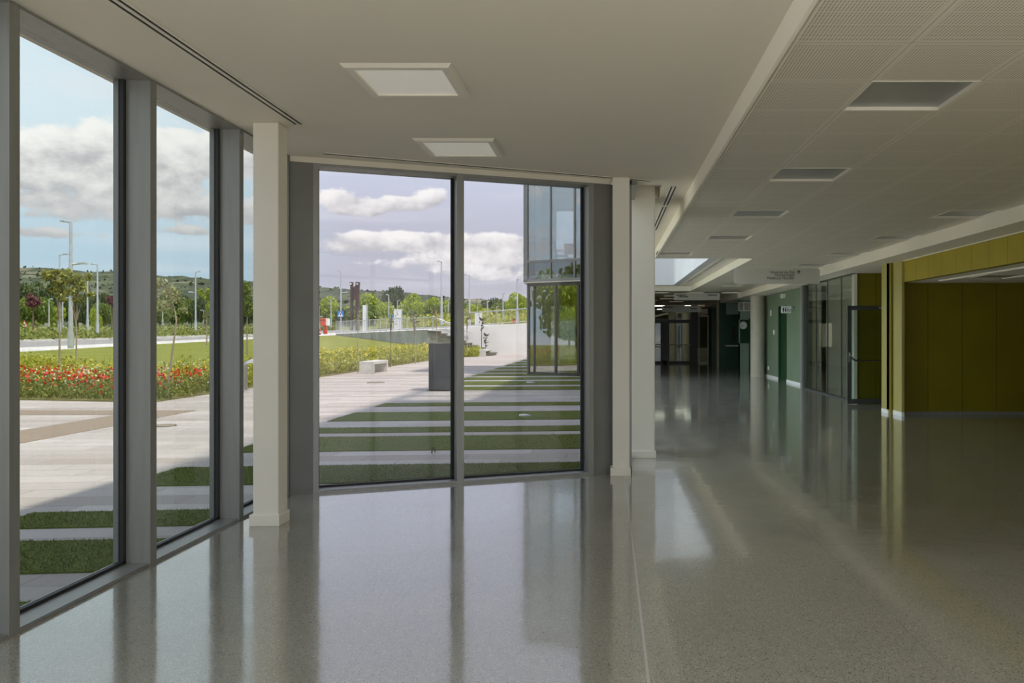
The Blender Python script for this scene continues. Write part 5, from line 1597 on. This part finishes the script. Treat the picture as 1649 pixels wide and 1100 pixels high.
# meadow: bed polygon sampling
from mathutils.geometry import intersect_point_tri_2d
def in_poly(x, y, poly):
    inside = np.zeros(len(x), bool); n_ = len(poly); j = n_ - 1
    for i in range(n_):
        xi, yi = poly[i]; xj, yj = poly[j]
        inside ^= ((yi > y) != (yj > y)) & (x < (xj - xi) * (y - yi) / (yj - yi + 1e-12) + xi)
        j = i
    return inside
def scatter(n, poly, x0, x1, y0, y1):
    x = x0 + RNG.random(n * 3) * (x1 - x0); y = y0 + RNG.random(n * 3) * (y1 - y0)
    ok = in_poly(x, y, poly)
    return x[ok][:n], y[ok][:n]
def meadow(name, label, x, y, hmin, hmax, mat, leafs=3, lsize=.045, blade=.009):
    n = len(x)
    p = np.stack([x, y, np.full(n, ZO + .02)], 1)
    cl = .5 + .5 * np.sin(x * 2.1 + 1.3 * np.sin(y * .9)) * np.sin(y * 1.37 + x)
    h = (hmin + (hmax - hmin) * RNG.random(n)) * (.62 + .5 * cl)
    th = RNG.random(n) * 6.283
    e = np.stack([np.cos(th) * blade, np.sin(th) * blade, np.zeros(n)], 1)
    ln = np.stack([RNG.normal(size=n) * .08, RNG.normal(size=n) * .08, h], 1)
    q_ = np.stack([p - e, p + e, p + ln + e * .3, p + ln - e * .3], 1).reshape(-1, 3)
    cs = [p + ln * RNG.uniform(.25, 1.0, (n, 1)) + RNG.normal(size=(n, 3)) * .04 for _ in range(leafs)]
    v_, f_ = leaf_quads(np.concatenate(cs), lsize, .5)
    V_ = np.concatenate([q_, v_])
    o = np_mesh(name, V_, np.arange(len(V_)).reshape(-1, 4), mat)
    tag(o, label, 'flowers', kind='stuff')
    return o
POLY_P = [(-9.85, 28), (-9.85, 18.0), (-13.2, 18.7), (-20, 20.1), (-36, 23.3), (-36, 37), (-28, 36), (-20, 30), (-15, 24.5), (-12.6, 22.5), (-12.5, 28)]
POLY_Y = [(-9.85, 57), (-9.85, 27), (-12.5, 27), (-12.5, 57)]
NEARP = [(-9.85, 23), (-9.85, 18.0), (-13.2, 18.7), (-20, 20.1), (-26, 21.3), (-26, 26), (-20, 25), (-14, 23.5)]
x, y = scatter(9000, NEARP, -26, -9.8, 17.9, 26)
meadow('meadow_plants', 'green stems and leaves of the poppy meadow beyond the sunny paving', x, y, .22, .50, MEADOW, 3, .045)
x, y = scatter(7000, [(-9.85, 27), (-9.85, 21), (-13.2, 21.5), (-20, 24), (-30, 25), (-30, 37), (-28, 36), (-20, 30), (-15, 24.5), (-12.6, 22.5), (-12.5, 27)], -28, -9.8, 20, 37)
meadow('meadow_tall_plants', 'taller yellow-green plants at the back of the poppy meadow', x, y, .35, .85, MEADOWY, 3, .055)
x, y = scatter(9000, POLY_Y, -12.6, -9.8, 27, 56.8)
meadow('yellow_shrubs', 'yellow-green shrubs in the long bed along the paving', x, y, .3, .75, MEADOWY, 4, .07)
x, y = scatter(2600, POLY_Y, -12.6, -9.8, 24, 56.6)
meadow('meadow_grass', 'dry grasses at the front of the long shrub bed', x, y, .2, .5, MEADOW, 3, .05)
def flowers(name, label, x, y, z0, z1, size, mat):
    p = np.stack([x, y, z0 + (z1 - z0) * RNG.random(len(x))], 1)
    v_, f_ = leaf_quads(p, size, .95)
    v2, f2 = leaf_quads(p + RNG.normal(size=p.shape) * .012, size * .9, .9)
    o = np_mesh(name, np.concatenate([v_, v2]), np.arange(len(v_) * 2).reshape(-1, 4), mat)
    tag(o, label, 'flowers', kind='stuff')
x, y = scatter(1500, NEARP, -22, -9.9, 18.1, 25)
flowers('poppies', 'red poppies scattered through the meadow', x, y, .16, .56, .038, POPPY)
x, y = scatter(1600, POLY_P, -22, -9.9, 18.0, 32)
flowers('yellow_flowers', 'small yellow flowers among the poppies', x, y, .3, .68, .026, YFLOW)
x, y = scatter(700, POLY_P, -14, -9.9, 17.9, 25)
flowers('white_flowers', 'small white flowers at the right end of the poppies', x, y, .2, .66, .022, WFLOW)
x, y = scatter(900, [(-9.85, 48), (-9.85, 27), (-10.9, 27), (-10.9, 48)], -10.9, -9.8, 27, 48)
flowers('daisies', 'white daisies along the front of the shrub bed', x, y, .1, .42, .03, WFLOW)
x, y = scatter(900, POLY_Y, -12.5, -9.8, 27, 57)
flowers('yellow_blossom', 'yellow blossom on the shrub bed', x, y, .35, .85, .05, YFLOW)
x, y = scatter(900, [(-10.5, 57), (-7.6, 57), (-7.6, 55.2), (-10.5, 53)], -10.5, -7.5, 53, 57)
# roadside planting on the verge
cs, cs2 = [], []
for (a, b2) in zip(front[:-1], front[1:]):
    for k_ in range(420):
        t_ = random.random(); f_ = random.random() ** 2
        p = at(a[0], *a[5]).lerp(at(b2[0], *b2[5]), t_).lerp(at(a[0], *a[6]).lerp(at(b2[0], *b2[6]), t_), f_ * .8)
        hh = random.uniform(.1, 1.3) * (1 if random.random() < .6 else .5)
        for _ in range(5): cs.append((p.x + random.gauss(0, .35), p.y + random.gauss(0, .35), p.z + hh * random.random()))
for (a, b2) in zip(UP[1:-2], UP[2:-1]):
    for k_ in range(420):
        t_ = random.random(); f_ = random.random()
        p = at(a[0], *a[4]).lerp(at(b2[0], *b2[4]), t_).lerp(at(a[0], *a[5]).lerp(at(b2[0], *b2[5]), t_), f_ * .9)
        hh = random.uniform(.2, 1.6)
        for _ in range(5): cs2.append((p.x + random.gauss(0, .4), p.y + random.gauss(0, .4), p.z + hh * random.random()))
v_, f_ = leaf_quads(np.array(cs), .14, .6); o = np_mesh('roadside_shrubs', v_, f_, MEADOW); tag(o, 'low shrubs and grasses on the verge beyond the road', 'shrubs', kind='stuff')
v_, f_ = leaf_quads(np.array(cs2), .2, .6); o = np_mesh('street_shrubs', v_, f_, MEADOWY); tag(o, 'low bright shrubs beyond the upper street', 'shrubs', kind='stuff')
# bright grass below the stairs
x, y = scatter(1500, [(-11.9, 55.1), (-8.4, 55.1), (-8.4, 53), (-9.9, 50)], -12, -8.3, 50, 55.2)
meadow('stair_grass', 'bright grass tufts below the stairs', x, y, .3, .8, MEADOWY, 3, .08, .02)
